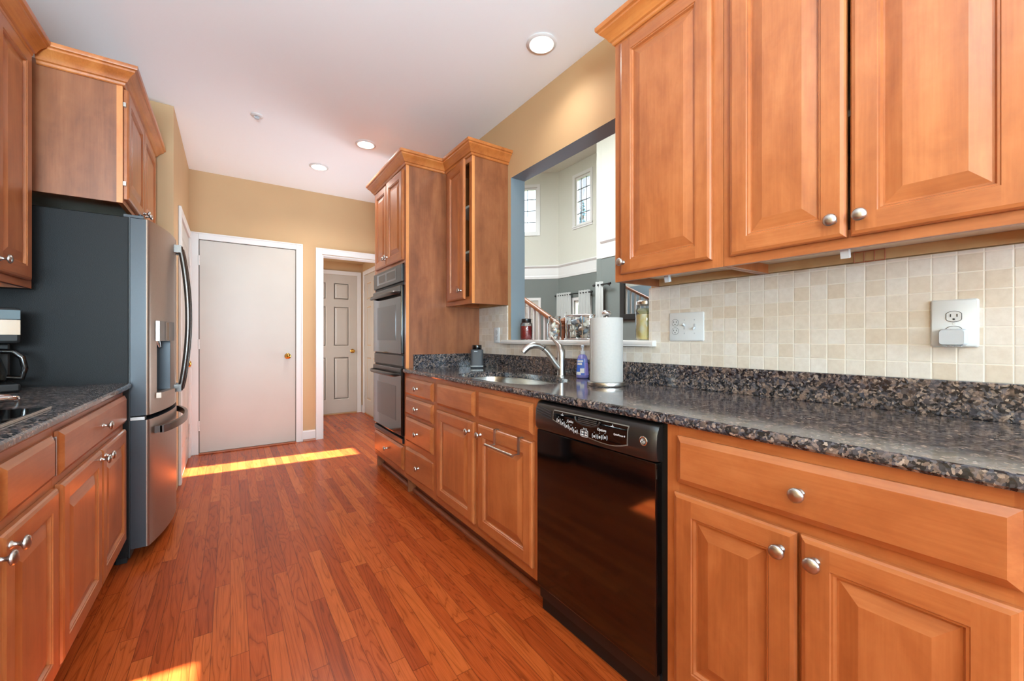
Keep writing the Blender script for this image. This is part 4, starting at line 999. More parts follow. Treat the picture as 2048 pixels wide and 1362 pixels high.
# ------------------------------------------------------------------ refrigerator (local: x along +Y, y into the wall)
def fridge():
    W_ = 0.905; FXF = -0.42
    r = thing('refrigerator', 'charcoal french-door refrigerator with water dispenser', 'refrigerator', (FXF, 2.785, 0), LZ)
    mb = MB(); mb.box(0, W_, 0.0, 0.60, 0.035, 1.745); mb.build('body', M['fridge_side'], r, bevel=0.004)
    mb = MB(); mb.box(0.02, W_ - 0.02, 0.01, 0.05, 0.002, 0.034); mb.build('base_grille', M['black_matte'], r)
    for x in (0.05, W_ - 0.05):
        mb = MB(); mb.lathe([(0, 0), (0.02, 0), (0.02, 0.012), (0.008, 0.016), (0.008, 0.034), (0, 0.034)], 14); mb.build('foot', M['black_matte'], r, (x, 0.045 if x < 0.5 else 0.045, 0.0), smooth=40)
    B0, B1 = -0.075, -0.068                      # edge depth and extra bulge
    def fy(x):
        t = x / W_; return B0 + B1 * (1 - (2 * t - 1) ** 2)
    def panel(name, x0, x1, z0, z1, hole=None, er=0.010):
        n = 16
        xs = sorted(set([x0 + (x1 - x0) * i / n for i in range(n + 1)] + ([hole[0], hole[1]] if hole else [])))
        zs = sorted(set([z0, z1] + ([hole[2], hole[3]] if hole else [])))
        mb = MB()
        def edge(x):                                # rounded vertical door edges
            d = min(x - x0, x1 - x); return 0.0 if d > er else er * (1 - math.sqrt(max(0, 1 - (1 - d / er) ** 2)))
        xs = sorted(set(xs + [x0 + er * q for q in (0.1, 0.3, 0.6, 1)] + [x1 - er * q for q in (0.1, 0.3, 0.6, 1)]))
        F = lambda x, z: (x, fy(x) + edge(x), z)
        for a, b in zip(xs, xs[1:]):
            for c, d in zip(zs, zs[1:]):
                if hole and hole[0] - 1e-6 <= a and b <= hole[1] + 1e-6 and hole[2] - 1e-6 <= c and d <= hole[3] + 1e-6: continue
                mb.add([F(a, c), F(b, c), F(b, d), F(a, d)], [(0, 1, 2, 3)], 0)
        yb = -0.006
        for a, b in zip(xs, xs[1:]):
            for z in (z0, z1): mb.add([F(a, z), F(b, z), (b, yb, z), (a, yb, z)], [(0, 1, 2, 3)], 1)
        for x in (x0, x1): mb.add([F(x, z0), F(x, z1), (x, yb, z1), (x, yb, z0)], [(0, 1, 2, 3)], 1)
        mb.add([(x0, yb, z0), (x1, yb, z0), (x1, yb, z1), (x0, yb, z1)], [(0, 1, 2, 3)], 1)
        o = mb.build(name, [M['fridge_front'], M['fridge_edge']], r)
        bm = bmesh.new(); bm.from_mesh(o.data); bmesh.ops.remove_doubles(bm, verts=bm.verts, dist=1e-5); bmesh.ops.recalc_face_normals(bm, faces=bm.faces); bm.to_mesh(o.data); bm.free()
        for p in o.data.polygons: p.use_smooth = True
        o.data.set_sharp_from_angle(angle=math.radians(35))
        return o
    H = (0.085, 0.290, 0.845, 1.215)
    dl = panel('door', 0.002, W_ / 2 - 0.002, 0.742, 1.742, H)
    dr_ = panel('door', W_ / 2 + 0.002, W_ - 0.002, 0.742, 1.742)
    fz = panel('freezer_drawer', 0.002, W_ - 0.002, 0.072, 0.718)
    mb = MB(); mb.box(0.0, W_, -0.0055, 0.0, 0.03, 1.744); mb.build('gasket', M['black_matte'], r)
    # dispenser
    mb = MB(); yb = -0.045; x0, x1, z0, z1 = H
    f0, f1 = fy(x0) + 0.001, fy(x1) + 0.001
    mb.add([(x0, f0, z0), (x1, f1, z0), (x1, yb, z0), (x0, yb, z0), (x0, f0, z1), (x1, f1, z1), (x1, yb, z1), (x0, yb, z1)],
           [(0, 1, 2, 3), (4, 7, 6, 5), (0, 3, 7, 4), (1, 5, 6, 2), (3, 2, 6, 7)])
    disp = mb.build('dispenser_recess', M['fridge_edge'], dl)
    mb = MB(); n = 8; top, bot = 1.228, 1.122; a0, a1 = x0 - 0.012, x1 + 0.012
    xs = [a0 + (a1 - a0) * i / n for i in range(n + 1)]
    vs = [(x, fy(x) - 0.016, z) for z in (bot, top) for x in xs] + [(x, fy(x) + 0.012, z) for z in (bot, top) for x in xs]
    k = n + 1; fs = [(i, i + 1, k + i + 1, k + i) for i in range(n)] + [(2 * k + i, 3 * k + i, 3 * k + i + 1, 2 * k + i + 1) for i in range(n)]
    fs += [(i, 2 * k + i, 2 * k + i + 1, i + 1) for i in range(n)] + [(k + i, k + i + 1, 3 * k + i + 1, 3 * k + i) for i in range(n)] + [(0, k, 3 * k, 2 * k), (n, 2 * k + n, 3 * k + n, k + n)]
    mb.add(vs, fs); dc = mb.build('dispenser_panel', plain('dispenser_steel', rgb(128, 120, 114), 0.42, metal=1.0), dl, smooth=30)
    mb = MB(); xs2 = (x0 + 0.055, x0 + 0.105)
    mb.add([(xs2[0], fy(xs2[0]) - 0.0172, bot + 0.004), (xs2[1], fy(xs2[1]) - 0.0172, bot + 0.004), (xs2[1], fy(xs2[1]) - 0.0172, top - 0.004), (xs2[0], fy(xs2[0]) - 0.0172, top - 0.004)], [(0, 1, 2, 3)]); mb.build('touch_display', M['black_gloss'], dc)
    mb = MB(); mb.tube([(x0 + 0.10, yb - 0.04, 1.135), (x0 + 0.10, yb - 0.045, 1.105), (x0 + 0.10, yb - 0.052, 1.085)], [0.016, 0.013, 0.008], 12); mb.build('spout', M['chrome'], dl, smooth=50)
    mb = MB(); xs = [x0 - 0.006 + (x1 - x0 + 0.012) * i / n for i in range(n + 1)]
    vs = [(x, fy(x) - 0.020, z) for z in (0.818, 0.846) for x in xs] + [(x, fy(x) + 0.012, z) for z in (0.818, 0.846) for x in xs]
    mb.add(vs, fs); mb.build('drip_tray', M['fridge_front'], dl, smooth=30)
    # door handles: bowed bars near the centre seam
    for xx, par in ((W_ / 2 - 0.050, dl), (W_ / 2 + 0.050, dr_)):
        mb = MB(); base = fy(xx); N = 18
        pts = [(xx, base - 0.026 - 0.040 * math.sin(PI * i / N) ** 0.8, 0.822 + (1.690 - 0.822) * i / N) for i in range(N + 1)]
        mb.tube(pts, 0.0125, 12, flat=1.15)
        for z in (0.836, 1.676): mb.box(xx - 0.014, xx + 0.014, base - 0.034, base + 0.002, z - 0.022, z + 0.022)
        mb.build('handle', M['fridge_handle'], par, smooth=45)
    mb = MB(); N = 20; pts = []
    for i in range(N + 1):
        x = 0.06 + (W_ - 0.12) * i / N; t = i / N
        pts.append((x, fy(x) - 0.030 - 0.020 * math.sin(PI * t) ** 0.5, 0.655))
    vs = []; fs2 = []
    for i, p in enumerate(pts):
        vs += [(p[0], p[1] - 0.008, p[2] - 0.019), (p[0], p[1] - 0.008, p[2] + 0.019), (p[0], p[1] + 0.008, p[2] + 0.019), (p[0], p[1] + 0.008, p[2] - 0.019)]
    for i in range(N):
        for q in range(4): fs2.append((i * 4 + q, i * 4 + (q + 1) % 4, i * 4 + 4 + (q + 1) % 4, i * 4 + 4 + q))
    fs2 += [(0, 1, 2, 3), (N * 4 + 3, N * 4 + 2, N * 4 + 1, N * 4)]
    mb.add(vs, fs2)
    for i in (0, N): x = pts[i][0]; mb.box(x - 0.014 if i else x, x if i else x + 0.014, pts[i][1], fy(x) + 0.004, 0.637, 0.673)
    mb.build('handle', M['fridge_handle'], fz, smooth=30)
    # top hinge and lower hinge hardware
    mb = MB(); mb.box(0.006, 0.06, -0.055, 0.02, 1.7455, 1.758); mb.tube([(0.03, -0.040, 1.744), (0.03, -0.040, 1.768)], 0.009, 10); mb.build('hinge', M['fridge_edge'], r, smooth=40)
    mb = MB(); mb.box(0.004, 0.05, -0.060, -0.0056, 0.7195, 0.735); mb.build('hinge', M['nickel'], r)
fridge()

# coffee maker on the left worktop
def coffee():
    r = thing('coffee_maker', 'black and silver drip coffee maker at the left edge', 'coffee maker', (-0.848, 2.60, 0.9145), math.radians(24))
    mb = MB(); mb.box(-0.10, 0.10, -0.12, 0.12, 0, 0.035); mb.build('base', M['black_matte'], r, bevel=0.008)
    mb = MB(); mb.lathe([(0, 0.035), (0.07, 0.035), (0.07, 0.040), (0, 0.040)], 28, 0, Matrix.Translation((0, -0.04, 0))); mb.build('hot_plate', M['black_satin'], r, smooth=40)
    mb = MB(); mb.box(-0.095, 0.095, 0.05, 0.12, 0.0355, 0.20); mb.build('tank', M['black_matte'], r, bevel=0.008)
    mb = MB(); mb.box(-0.10, 0.10, -0.115, 0.12, 0.2005, 0.345); hd = mb.build('head', M['black_matte'], r, bevel=0.01)
    mb = MB(); mb.box(-0.098, 0.098, -0.1185, -0.1155, 0.235, 0.295); mb.build('front_plate', M['steel'], hd)
    mb = MB(); mb.box(-0.098, 0.098, -0.1185, -0.1155, 0.298, 0.335); mb.build('display', plain('grey_display', rgb(96, 112, 118), 0.25), hd)
    mb = MB(); mb.lathe([(0.0, 0.041), (0.062, 0.041), (0.070, 0.050), (0.072, 0.085), (0.060, 0.130), (0.052, 0.150), (0.055, 0.156)], 32, 0, Matrix.Translation((0, -0.04, 0)), cap=False); cf = mb.build('carafe', M['carafe_glass'], r, smooth=60)
    mb = MB(); mb.lathe([(0.056, 0.150), (0.058, 0.172), (0.05, 0.178), (0, 0.178)], 28, 0, Matrix.Translation((0, -0.04, 0))); mb.build('carafe_lid', M['black_matte'], cf, smooth=40)
    mb = MB(); mb.tube([(0.052, -0.06, 0.168), (0.085, -0.075, 0.166), (0.108, -0.085, 0.140), (0.115, -0.088, 0.095), (0.108, -0.085, 0.055), (0.070, -0.07, 0.060)], 0.011, 10); mb.build('carafe_handle', M['black_gloss'], cf, smooth=60)
coffee()

# ------------------------------------------------------------------ sink-side objects
def faucet():
    r = thing('faucet', 'brushed nickel pull-out kitchen faucet behind the sink', 'faucet', (1.575, 1.79, 0.9145))
    mb = MB(); mb.lathe([(0, 0), (0.029, 0), (0.029, 0.004), (0.0245, 0.008), (0.0235, 0.03), (0.0225, 0.10), (0.023, 0.140), (0.022, 0.155), (0.014, 0.163), (0, 0.166)], 28); mb.build('body', M['nickel'], r, smooth=45)
    d = Vector((-0.205, 0.080)).normalized(); q = lambda s, z: (d.x * s, d.y * s, z)
    mb = MB(); mb.tube([q(0.0, 0.038), q(0.030, 0.068), q(0.060, 0.112), q(0.085, 0.145), q(0.105, 0.162)], [0.018, 0.018, 0.0165, 0.0155, 0.015], 16); sp = mb.build('spout', M['nickel'], r, smooth=60)
    mb = MB(); mb.tube([q(0.105, 0.162), q(0.108, 0.1645)], 0.0158, 16); mb.build('seal_ring', M['black_matte'], sp, smooth=60)
    mb = MB(); mb.tube([q(0.109, 0.165), q(0.135, 0.178), q(0.165, 0.182), q(0.195, 0.174), q(0.218, 0.155), q(0.228, 0.142)], [0.0150, 0.0165, 0.018, 0.0185, 0.018, 0.016], 16); mb.build('spray_head', M['nickel'], sp, smooth=60)
    mb = MB(); mb.tube([(0, 0, 0.150), (0.002, 0.012, 0.172), (0.005, 0.040, 0.190), (0.008, 0.070, 0.208), (0.010, 0.092, 0.226)], [0.0205, 0.019, 0.0125, 0.0085, 0.0095], 14); mb.build('lever', M['nickel'], r, smooth=60)
faucet()
def towel():
    r = thing('paper_towel_holder', 'steel upright paper towel holder by the sink', 'holder', (1.455, 1.335, 0.9145))
    mb = MB(); mb.lathe([(0, 0), (0.088, 0), (0.090, 0.004), (0.088, 0.018), (0.083, 0.020), (0, 0.020)], 40); mb.build('base', M['steel'], r, smooth=40)
    mb = MB(); mb.lathe([(0, 0.0201), (0.007, 0.0201), (0.007, 0.322), (0, 0.322)], 14); mb.build('rod', M['chrome'], r, smooth=40)
    mb = MB(); mb.lathe([(0, 0.3225), (0.012, 0.3225), (0.014, 0.326), (0.022, 0.334), (0.022, 0.343), (0.014, 0.350), (0, 0.352)], 22); mb.build('finial', M['chrome'], r, smooth=50)
    mb = MB(); mb.lathe([(0.020, 0), (0.075, 0), (0.0755, 0.002), (0.0755, 0.293), (0.075, 0.295), (0.020, 0.295), (0.020, 0)], 48, cap=False)
    mb.box(0.0752, 0.0764, -0.012, 0.012, 0.001, 0.294, 0, Matrix.Rotation(2.6, 4, 'Z'))
    o = mb.build('paper_towel_roll', M['paper'], None, (1.455, 1.335, 0.9350), smooth=40); tag(o, 'white paper towel roll on the steel holder', 'paper towel')
towel()
def soap():
    r = thing('soap_bottle', 'blue and lilac pump soap bottle between faucet and paper towel', 'soap bottle', (1.612, 1.655, 0.9145), math.radians(-34.5))
    def oval(rows, seg=28):
        mb = MB(); vs = []; fs = []
        for z, a, b in rows:
            for i in range(seg): t = 2 * PI * i / seg; vs.append((a * math.cos(t), b * math.sin(t), z))
        for j in range(len(rows) - 1):
            for i in range(seg): fs.append((j * seg + i, j * seg + (i + 1) % seg, (j + 1) * seg + (i + 1) % seg, (j + 1) * seg + i))
        fs += [tuple(range(seg - 1, -1, -1)), tuple((len(rows) - 1) * seg + i for i in range(seg))]
        return mb.add(vs, fs)
    oval([(0, 0.028, 0.018), (0.004, 0.034, 0.022), (0.020, 0.0345, 0.0225), (0.105, 0.029, 0.020), (0.122, 0.024, 0.017), (0.132, 0.013, 0.012)]).build('bottle', M['liquid_soap'], r, smooth=50)
    lab = MB(); vs = []; fs = []; n = 12; zs = (0.018, 0.108)
    def strip(t0, t1, z0, z1, lift):
        mb = MB(); v = []; f = []
        for z in (z0, z1):
            k = (z - 0.020) / 0.085; a = 0.0345 - 0.0055 * k + lift; b = 0.0225 - 0.0025 * k + lift
            for i in range(n + 1): t = t0 + (t1 - t0) * i / n; v.append((a * math.cos(t), b * math.sin(t), z))
        for i in range(n): f.append((i, i + 1, n + 2 + i, n + 1 + i))
        return mb.add(v, f)
    l = strip(-PI * 0.97, -PI * 0.42, 0.018, 0.106, 0.0006); l.build('label', M['bottle_blue'], r, smooth=60)
    l2 = strip(-PI * 0.42, -PI * 0.05, 0.018, 0.085, 0.0006); l2.build('label', M['lilac'], r, smooth=60)
    for t0, t1, z0, z1 in ((-0.88, -0.50, 0.090, 0.100), (-0.86, -0.56, 0.074, 0.086), (-0.66, -0.44, 0.030, 0.055), (-0.92, -0.62, 0.020, 0.036)):
        strip(PI * t0, PI * t1, z0, z1, 0.0012).build('label_mark', M['print'], r, smooth=60)
    mb = MB(); mb.lathe([(0.013, 0.1322), (0.014, 0.134), (0.014, 0.150), (0.006, 0.152), (0.0055, 0.170), (0.009, 0.171), (0.009, 0.184), (0, 0.186)], 18); mb.tube([(0, 0, 0.178), (-0.006, -0.02, 0.179), (-0.01, -0.034, 0.174)], 0.005, 8); mb.build('pump', M['clear_plastic'], r, smooth=50)
soap()
def canister():
    r = thing('canister', 'dark grey canister with glossy black cap beside the oven tower', 'canister', (1.535, 2.70, 0.9145), math.radians(-30))
    mb = MB()
    def sq(a, p=5): 
        return [(a * math.copysign(abs(math.cos(t)) ** (2 / p), math.cos(t)), a * math.copysign(abs(math.sin(t)) ** (2 / p), math.sin(t))) for t in [2 * PI * i / 32 for i in range(32)]]
    rows = [(0.046, 0.0), (0.049, 0.004), (0.049, 0.013), (0.048, 0.0135), (0.048, 0.016), (0.0495, 0.017), (0.047, 0.132), (0.044, 0.137), (0.030, 0.138)]
    vs = [(x, y, z) for a, z in rows for x, y in sq(a)]; fs = [(j * 32 + i, j * 32 + (i + 1) % 32, (j + 1) * 32 + (i + 1) % 32, (j + 1) * 32 + i) for j in range(len(rows) - 1) for i in range(32)]
    fs += [tuple(range(31, -1, -1)), tuple((len(rows) - 1) * 32 + i for i in range(32))]
    mb.add(vs, fs); mb.build('body', plain('soft_charcoal', rgb(66, 67, 70), 0.55), r, smooth=45)
    mb = MB(); mb.lathe([(0, 0.1385), (0.034, 0.1385), (0.036, 0.141), (0.036, 0.168), (0.034, 0.172), (0, 0.173)], 30); mb.build('cap', M['black_gloss'], r, smooth=45)
    mb = MB(); mb.box(-0.022, 0.004, -0.0492, -0.0478, 0.122, 0.127); mb.build('mark', M['grey_plastic'], r)
    mb = MB(); mb.box(-0.047, 0.047, -0.0505, -0.0488, 0.014, 0.0155); mb.build('trim_ring', M['nickel'], r)
canister()
# towel bar hooked over the sink door
tb = thing('towel_bar', 'brushed steel over-door towel bar on the sink cabinet door', 'towel bar', (FX - 0.020, 1.57, 0.6945), RZ)
for x in (-0.100, 0.100):
    mb = MB(); mb.box(x - 0.008, x + 0.008, -0.0035, -0.0015, -0.068, 0.004); mb.box(x - 0.008, x + 0.008, -0.0035, 0.020, 0.0015, 0.004)
    mb.box(x - 0.008, x + 0.008, -0.036, -0.0015, -0.070, -0.068); mb.build('hook', M['nickel'], tb)
mb = MB(); mb.tube([(-0.125, -0.040, -0.069), (0.108, -0.040, -0.069)], 0.0065, 14); mb.build('bar', M['nickel'], tb, smooth=40)

# ------------------------------------------------------------------ wall plates
def rounded(mb, w, h, t, r=0.006, m=0, x=0, z=0, y0=0.0):
    pts = []
    for cx, cz, a0 in ((w / 2 - r, h / 2 - r, 0), (-w / 2 + r, h / 2 - r, PI / 2), (-w / 2 + r, -h / 2 + r, PI), (w / 2 - r, -h / 2 + r, 1.5 * PI)):
        for k in range(5): a = a0 + PI / 2 * k / 4; pts.append((x + cx + r * math.cos(a), z + cz + r * math.sin(a)))
    n = len(pts); vs = [(p, y0, q) for p, q in pts] + [(p, y0 - t * 0.6, q) for p, q in pts] + [(x + (p - x) * (1 - 0.006 / w), y0 - t, z + (q - z) * (1 - 0.006 / h)) for p, q in pts]
    fs = [tuple(range(n)), tuple(range(3 * n - 1, 2 * n - 1, -1))] + [(j * n + i, j * n + (i + 1) % n, (j + 1) * n + (i + 1) % n, (j + 1) * n + i) for j in range(2) for i in range(n)]
    mb.add(vs, fs, m)
def receptacle(parent, x, z, y=-0.006):
    mb = MB(); n = 24; a, b = 0.0175, 0.0145; pts = []
    for i in range(n): t = 2 * PI * i / n; pts.append((max(-0.0145, min(0.0145, a * math.cos(t))) + x, b * math.sin(t) + z))
    mb.prism(pts, y - 0.0015, y, 'y'); f = mb.build('receptacle', M['white_plastic'], parent)
    s = MB()
    for dx in (-0.0063, 0.0063): s.box(x + dx - 0.0011, x + dx + 0.0011, y - 0.0020, y - 0.0010, z - 0.001, z + 0.007)
    s.lathe([(0, 0), (0.0026, 0), (0.0026, 0.0010), (0, 0.0010)], 10, 0, Matrix.Translation((x, y - 0.0010, z - 0.0075)) @ Matrix.Rotation(PI / 2, 4, 'X'))
    s.tube([(p[0], y - 0.0006, p[1]) for p in [(x + (q[0] - x) * 1.06, z + (q[1] - z) * 1.06) for q in pts]], 0.0006, 4, closed=True)
    s.build('slot', M['slot'], f)
TX = XR - 0.0095
p1 = thing('switch_plate', 'white three-gang plate with an outlet and two switches', 'switch plate', (TX, 1.072, 1.187), RZ)
mb = MB(); rounded(mb, 0.168, 0.128, 0.006); mb.build('plate', M['white_plastic'], p1, smooth=40)
receptacle(p1, -0.052, 0.019); receptacle(p1, -0.052, -0.019)
for x, up in ((-0.006, 1), (0.042, -1)):
    mb = MB(); mb.box(x - 0.005, x + 0.005, -0.0072, -0.0058, -0.012, 0.012); g = mb.build('switch_slot', M['grey_plastic'], p1)
    mb = MB(); mb.box(-0.0035, 0.0035, -0.014, 0.001, -0.004, 0.004); mb.build('toggle', M['white_plastic'], g, (x, -0.0072, 0.005 * up), (-0.5 * up, 0, 0), bevel=0.001)
    for z in (-0.030, 0.030):
        mb = MB(); mb.lathe([(0, 0), (0.003, 0), (0.0026, 0.001), (0, 0.0012)], 12, 0, Matrix.Translation((x, -0.0058, z)) @ Matrix.Rotation(PI / 2, 4, 'X')); mb.build('screw', M['grey_plastic'], p1)
p2 = thing('outlet_plate', 'large white outlet plate on the tile at the right', 'outlet', (TX, 0.2465, 1.1765), RZ)
mb = MB(); rounded(mb, 0.094, 0.134, 0.008); mb.build('plate', M['white_plastic'], p2, smooth=40)
receptacle(p2, 0.0, 0.019, -0.008); receptacle(p2, 0.0, -0.023, -0.008)
mb = MB(); mb.lathe([(0, 0), (0.0034, 0), (0.003, 0.001), (0, 0.0012)], 12, 0, Matrix.Translation((0, -0.0078, -0.001)) @ Matrix.Rotation(PI / 2, 4, 'X')); mb.build('screw', M['white_plastic'], p2)
pl = thing('plug_in_adapter', 'grey plug-in adapter in the lower socket of the right outlet', 'adapter', (TX - 0.0098, 0.2465, 1.137), RZ)
mb = MB(); rounded(mb, 0.054, 0.046, 0.030, 0.008, y0=-0.0005); mb.build('housing', M['grey_plastic'], pl, smooth=40)
mb = MB()
for x in (-0.014, 0.0, 0.014): mb.box(x - 0.004, x + 0.004, -0.026, -0.008, -0.0245, -0.0231)
mb.build('foot', M['grey_plastic'], pl)
p3 = thing('outlet_plate', 'small white outlet plate on the tile left of the sill', 'outlet', (TX, 2.655, 1.160), RZ)
mb = MB(); rounded(mb, 0.074, 0.118, 0.006); mb.build('plate', M['white_plastic'], p3, smooth=40)
receptacle(p3, 0.0, 0.020); receptacle(p3, 0.0, -0.020)

# ------------------------------------------------------------------ under-cabinet puck lights and rack
def puck(label, y, x):
    r = thing('puck_light', label, 'light', (x, y, 1.4135), RZ, 'under-cabinet lights')
    mb = MB(); mb.lathe([(0, -0.0005), (0.042, -0.0005), (0.042, -0.008), (0.036, -0.013), (0, -0.013)], 28); mb.build('housing', M['white_plastic'], r, smooth=40)
    mb = MB(); mb.lathe([(0.034, -0.0133), (0.030, -0.017), (0, -0.018)], 24); mb.build('lens', M['clear_plastic'], r, smooth=50)
    mb = MB(); mb.box(-0.010, 0.010, -0.055, -0.040, -0.040, -0.006, 0, Matrix.Rotation(0.25, 4, 'X')); mb.build('switch_arm', M['white_plastic'], r)
puck('puck light under the double-door wall cabinet', 0.425, 1.485)
puck('puck light under the single-door wall cabinet near the pass-through', 1.012, 1.50)
rk = thing('wire_rack', 'small terracotta wire rack under the double-door wall cabinet', 'rack', (1.672, 0.43, 1.4130), RZ)
mb = MB()
for z in (-0.001, -0.034): mb.tube([(-0.038, -0.002, z), (0.038, -0.002, z)], 0.0014, 6)
for x in (-0.038, -0.013, 0.013, 0.038): mb.tube([(x, -0.002, -0.001), (x, -0.002, -0.034)], 0.0014, 6)
mb.build('rack_wire', M['terracotta'], rk)

# ------------------------------------------------------------------ ceiling fittings
def downlight(label, x, y, power=42.0):
    r = thing('ceiling_light', label, 'ceiling light', (x, y, CEIL), 0, 'recessed ceiling lights')
    mb = MB(); mb.lathe([(0.064, -0.001), (0.082, -0.001), (0.084, -0.004), (0.078, -0.008), (0.068, -0.010), (0.064, -0.006)], 40, cap=False)
    mb.build('trim_ring', M['trim_paint'], r, smooth=40)
    mb = MB(); mb.lathe([(0.066, -0.006), (0.052, -0.0025), (0, -0.0015)], 36, cap=False); mb.build('reflector', M['baffle'], r, smooth=60)
    mb = MB(); mb.lathe([(0.046, -0.003), (0.044, -0.012), (0.03, -0.020), (0, -0.024)], 30); mb.build('lamp', M['glow'], r, smooth=60)
    light('downlight', 'SPOT', (x, y, CEIL - 0.035), power, (1.0, 0.95, 0.88), (0, 0, -1), spot_size=math.radians(150), spot_blend=0.8, shadow_soft_size=0.05)
downlight('large round ceiling light nearest the right wall cabinets', 1.43, 1.79, 11.0)
downlight('middle of the three round ceiling lights', 0.945, 3.56)
downlight('farthest small round ceiling light toward the hall', 0.700, 4.28)
sp = thing('sprinkler_head', 'small white sprinkler cover on the ceiling', 'sprinkler', (0.163, 3.555, CEIL))
mb = MB(); mb.lathe([(0, -0.0005), (0.040, -0.0005), (0.041, -0.004), (0.034, -0.009), (0.024, -0.011), (0.020, -0.011), (0.018, -0.006), (0, -0.006)], 32); mb.build('escutcheon', M['trim_paint'], sp, smooth=35)
mb = MB(); mb.lathe([(0.005, -0.0062), (0.005, -0.022), (0.014, -0.024), (0.014, -0.027), (0, -0.028)], 16)
for a in (0, PI): mb.tube([(0.010 * math.cos(a), 0.010 * math.sin(a), -0.0062), (0.013 * math.cos(a), 0.013 * math.sin(a), -0.016), (0.006 * math.cos(a), 0.006 * math.sin(a), -0.023)], 0.0022, 6)
mb.build('deflector', M['grey_plastic'], sp, smooth=40)

# ------------------------------------------------------------------ things on the pass-through sill
SZ = 1.0965 + 0.0285
def jar(name, label, x, y, r0, h, lidmat, contents, fill, lid_h=0.022, neck=0.80):
    r = thing(name, label, 'jar', (x, y, SZ))
    prof = [(0, 0.001), (r0 * 0.90, 0.001), (r0, 0.010), (r0, h * 0.72), (r0 * 0.96, h * 0.78), (r0 * neck, h * 0.84), (r0 * neck, h - lid_h * 0.6)]
    mb = MB(); mb.lathe(prof, 32, cap=False); mb.build('glass', M['jar_glass'], r, smooth=50)
    mb = MB(); mb.lathe([(0, 0.004), (r0 * 0.88, 0.004), (r0 * 0.94, 0.012), (r0 * 0.94, h * fill * 0.95), (r0 * 0.9, h * fill), (0, h * fill)], 28); mb.build('contents', contents, r, smooth=40)
    if lidmat: mb = MB(); mb.lathe([(r0 * neck * 1.06, h - lid_h), (r0 * neck * 1.10, h - lid_h + 0.002), (r0 * neck * 1.10, h - 0.003), (r0 * neck * 1.02, h), (0, h)], 30); mb.build('lid', lidmat, r, smooth=40)
    return r
cj = jar('candle_jar', 'red candle in a jar with black lid at the left of the sill', 1.745, 2.358, 0.044, 0.150, M['black_satin'], M['candle'], 0.66, 0.028, 0.72)
mb = MB(); mb.tube([(0.034 * math.cos(t) * 1.0, -0.034 * 0 + 0.046 * math.sin(t), 0.118 - 0.060 * math.sin(t / 1.0) ** 2 * (1 if math.sin(t) > 0 else 0)) for t in [PI * i / 16 for i in range(17)]], 0.0013, 6)
mb.build('bail_wire', M['black_metal'], cj, smooth=60)
def shells(parent_name, label, pts, mats, group):
    for i, (x, y, z, s) in enumerate(pts):
        mb = MB(); prof = []
        for k in range(7): a = PI * k / 6; prof.append((s * math.sin(a) * (1 + 0.15 * math.sin(5 * a)), -s * math.cos(a) * 0.8))
        Mx = Matrix.Translation((x, y, z)) @ Matrix.Rotation(random.uniform(0, 3), 4, random.choice('XYZ')) @ Matrix.Rotation(random.uniform(0, 3), 4, 'Z')
        mb.lathe(prof, 9, 0, Mx); mb.build('shell', mats[i % len(mats)], parent_name, smooth=60)
shm = [plain('shell_white', rgb(226, 220, 212), 0.45, noise=0.1, nscale=60), plain('shell_grey', rgb(128, 130, 136), 0.4, noise=0.35, nscale=90), plain('shell_pink', rgb(214, 186, 172), 0.45, noise=0.15, nscale=60), plain('shell_blue', rgb(140, 160, 178), 0.4, noise=0.2, nscale=60), plain('shell_dark', rgb(84, 82, 84), 0.4, noise=0.4, nscale=90), plain('shell_tan', rgb(206, 190, 150), 0.45, noise=0.2, nscale=60)]
def shell_jar():
    r = thing('shell_jar', 'clear glass jar of pale seashells on the sill', 'jar', (1.742, 2.045, SZ))
    r0, h = 0.045, 0.150
    mb = MB(); mb.lathe([(0, 0.001), (r0 * 0.92, 0.001), (r0, 0.008), (r0, 0.105), (r0 * 0.84, 0.122), (r0 * 0.84, 0.142), (r0 * 0.90, 0.146)], 32, cap=False); mb.build('glass', M['jar_glass'], r, smooth=50)
    P = [(random.uniform(-0.025, 0.025), random.uniform(-0.025, 0.025), 0.016 + 0.0045 * i, random.uniform(0.010, 0.015)) for i in range(20)]
    shells(r, '', P, [shm[0], shm[2], shm[0], shm[3], shm[5]], '')
    mb = MB(); mb.lathe([(0.0405, 0.146), (0.0415, 0.150), (0.038, 0.1545), (0, 0.1555)], 30); mb.build('lid', M['jar_glass'], r, smooth=50)
shell_jar()
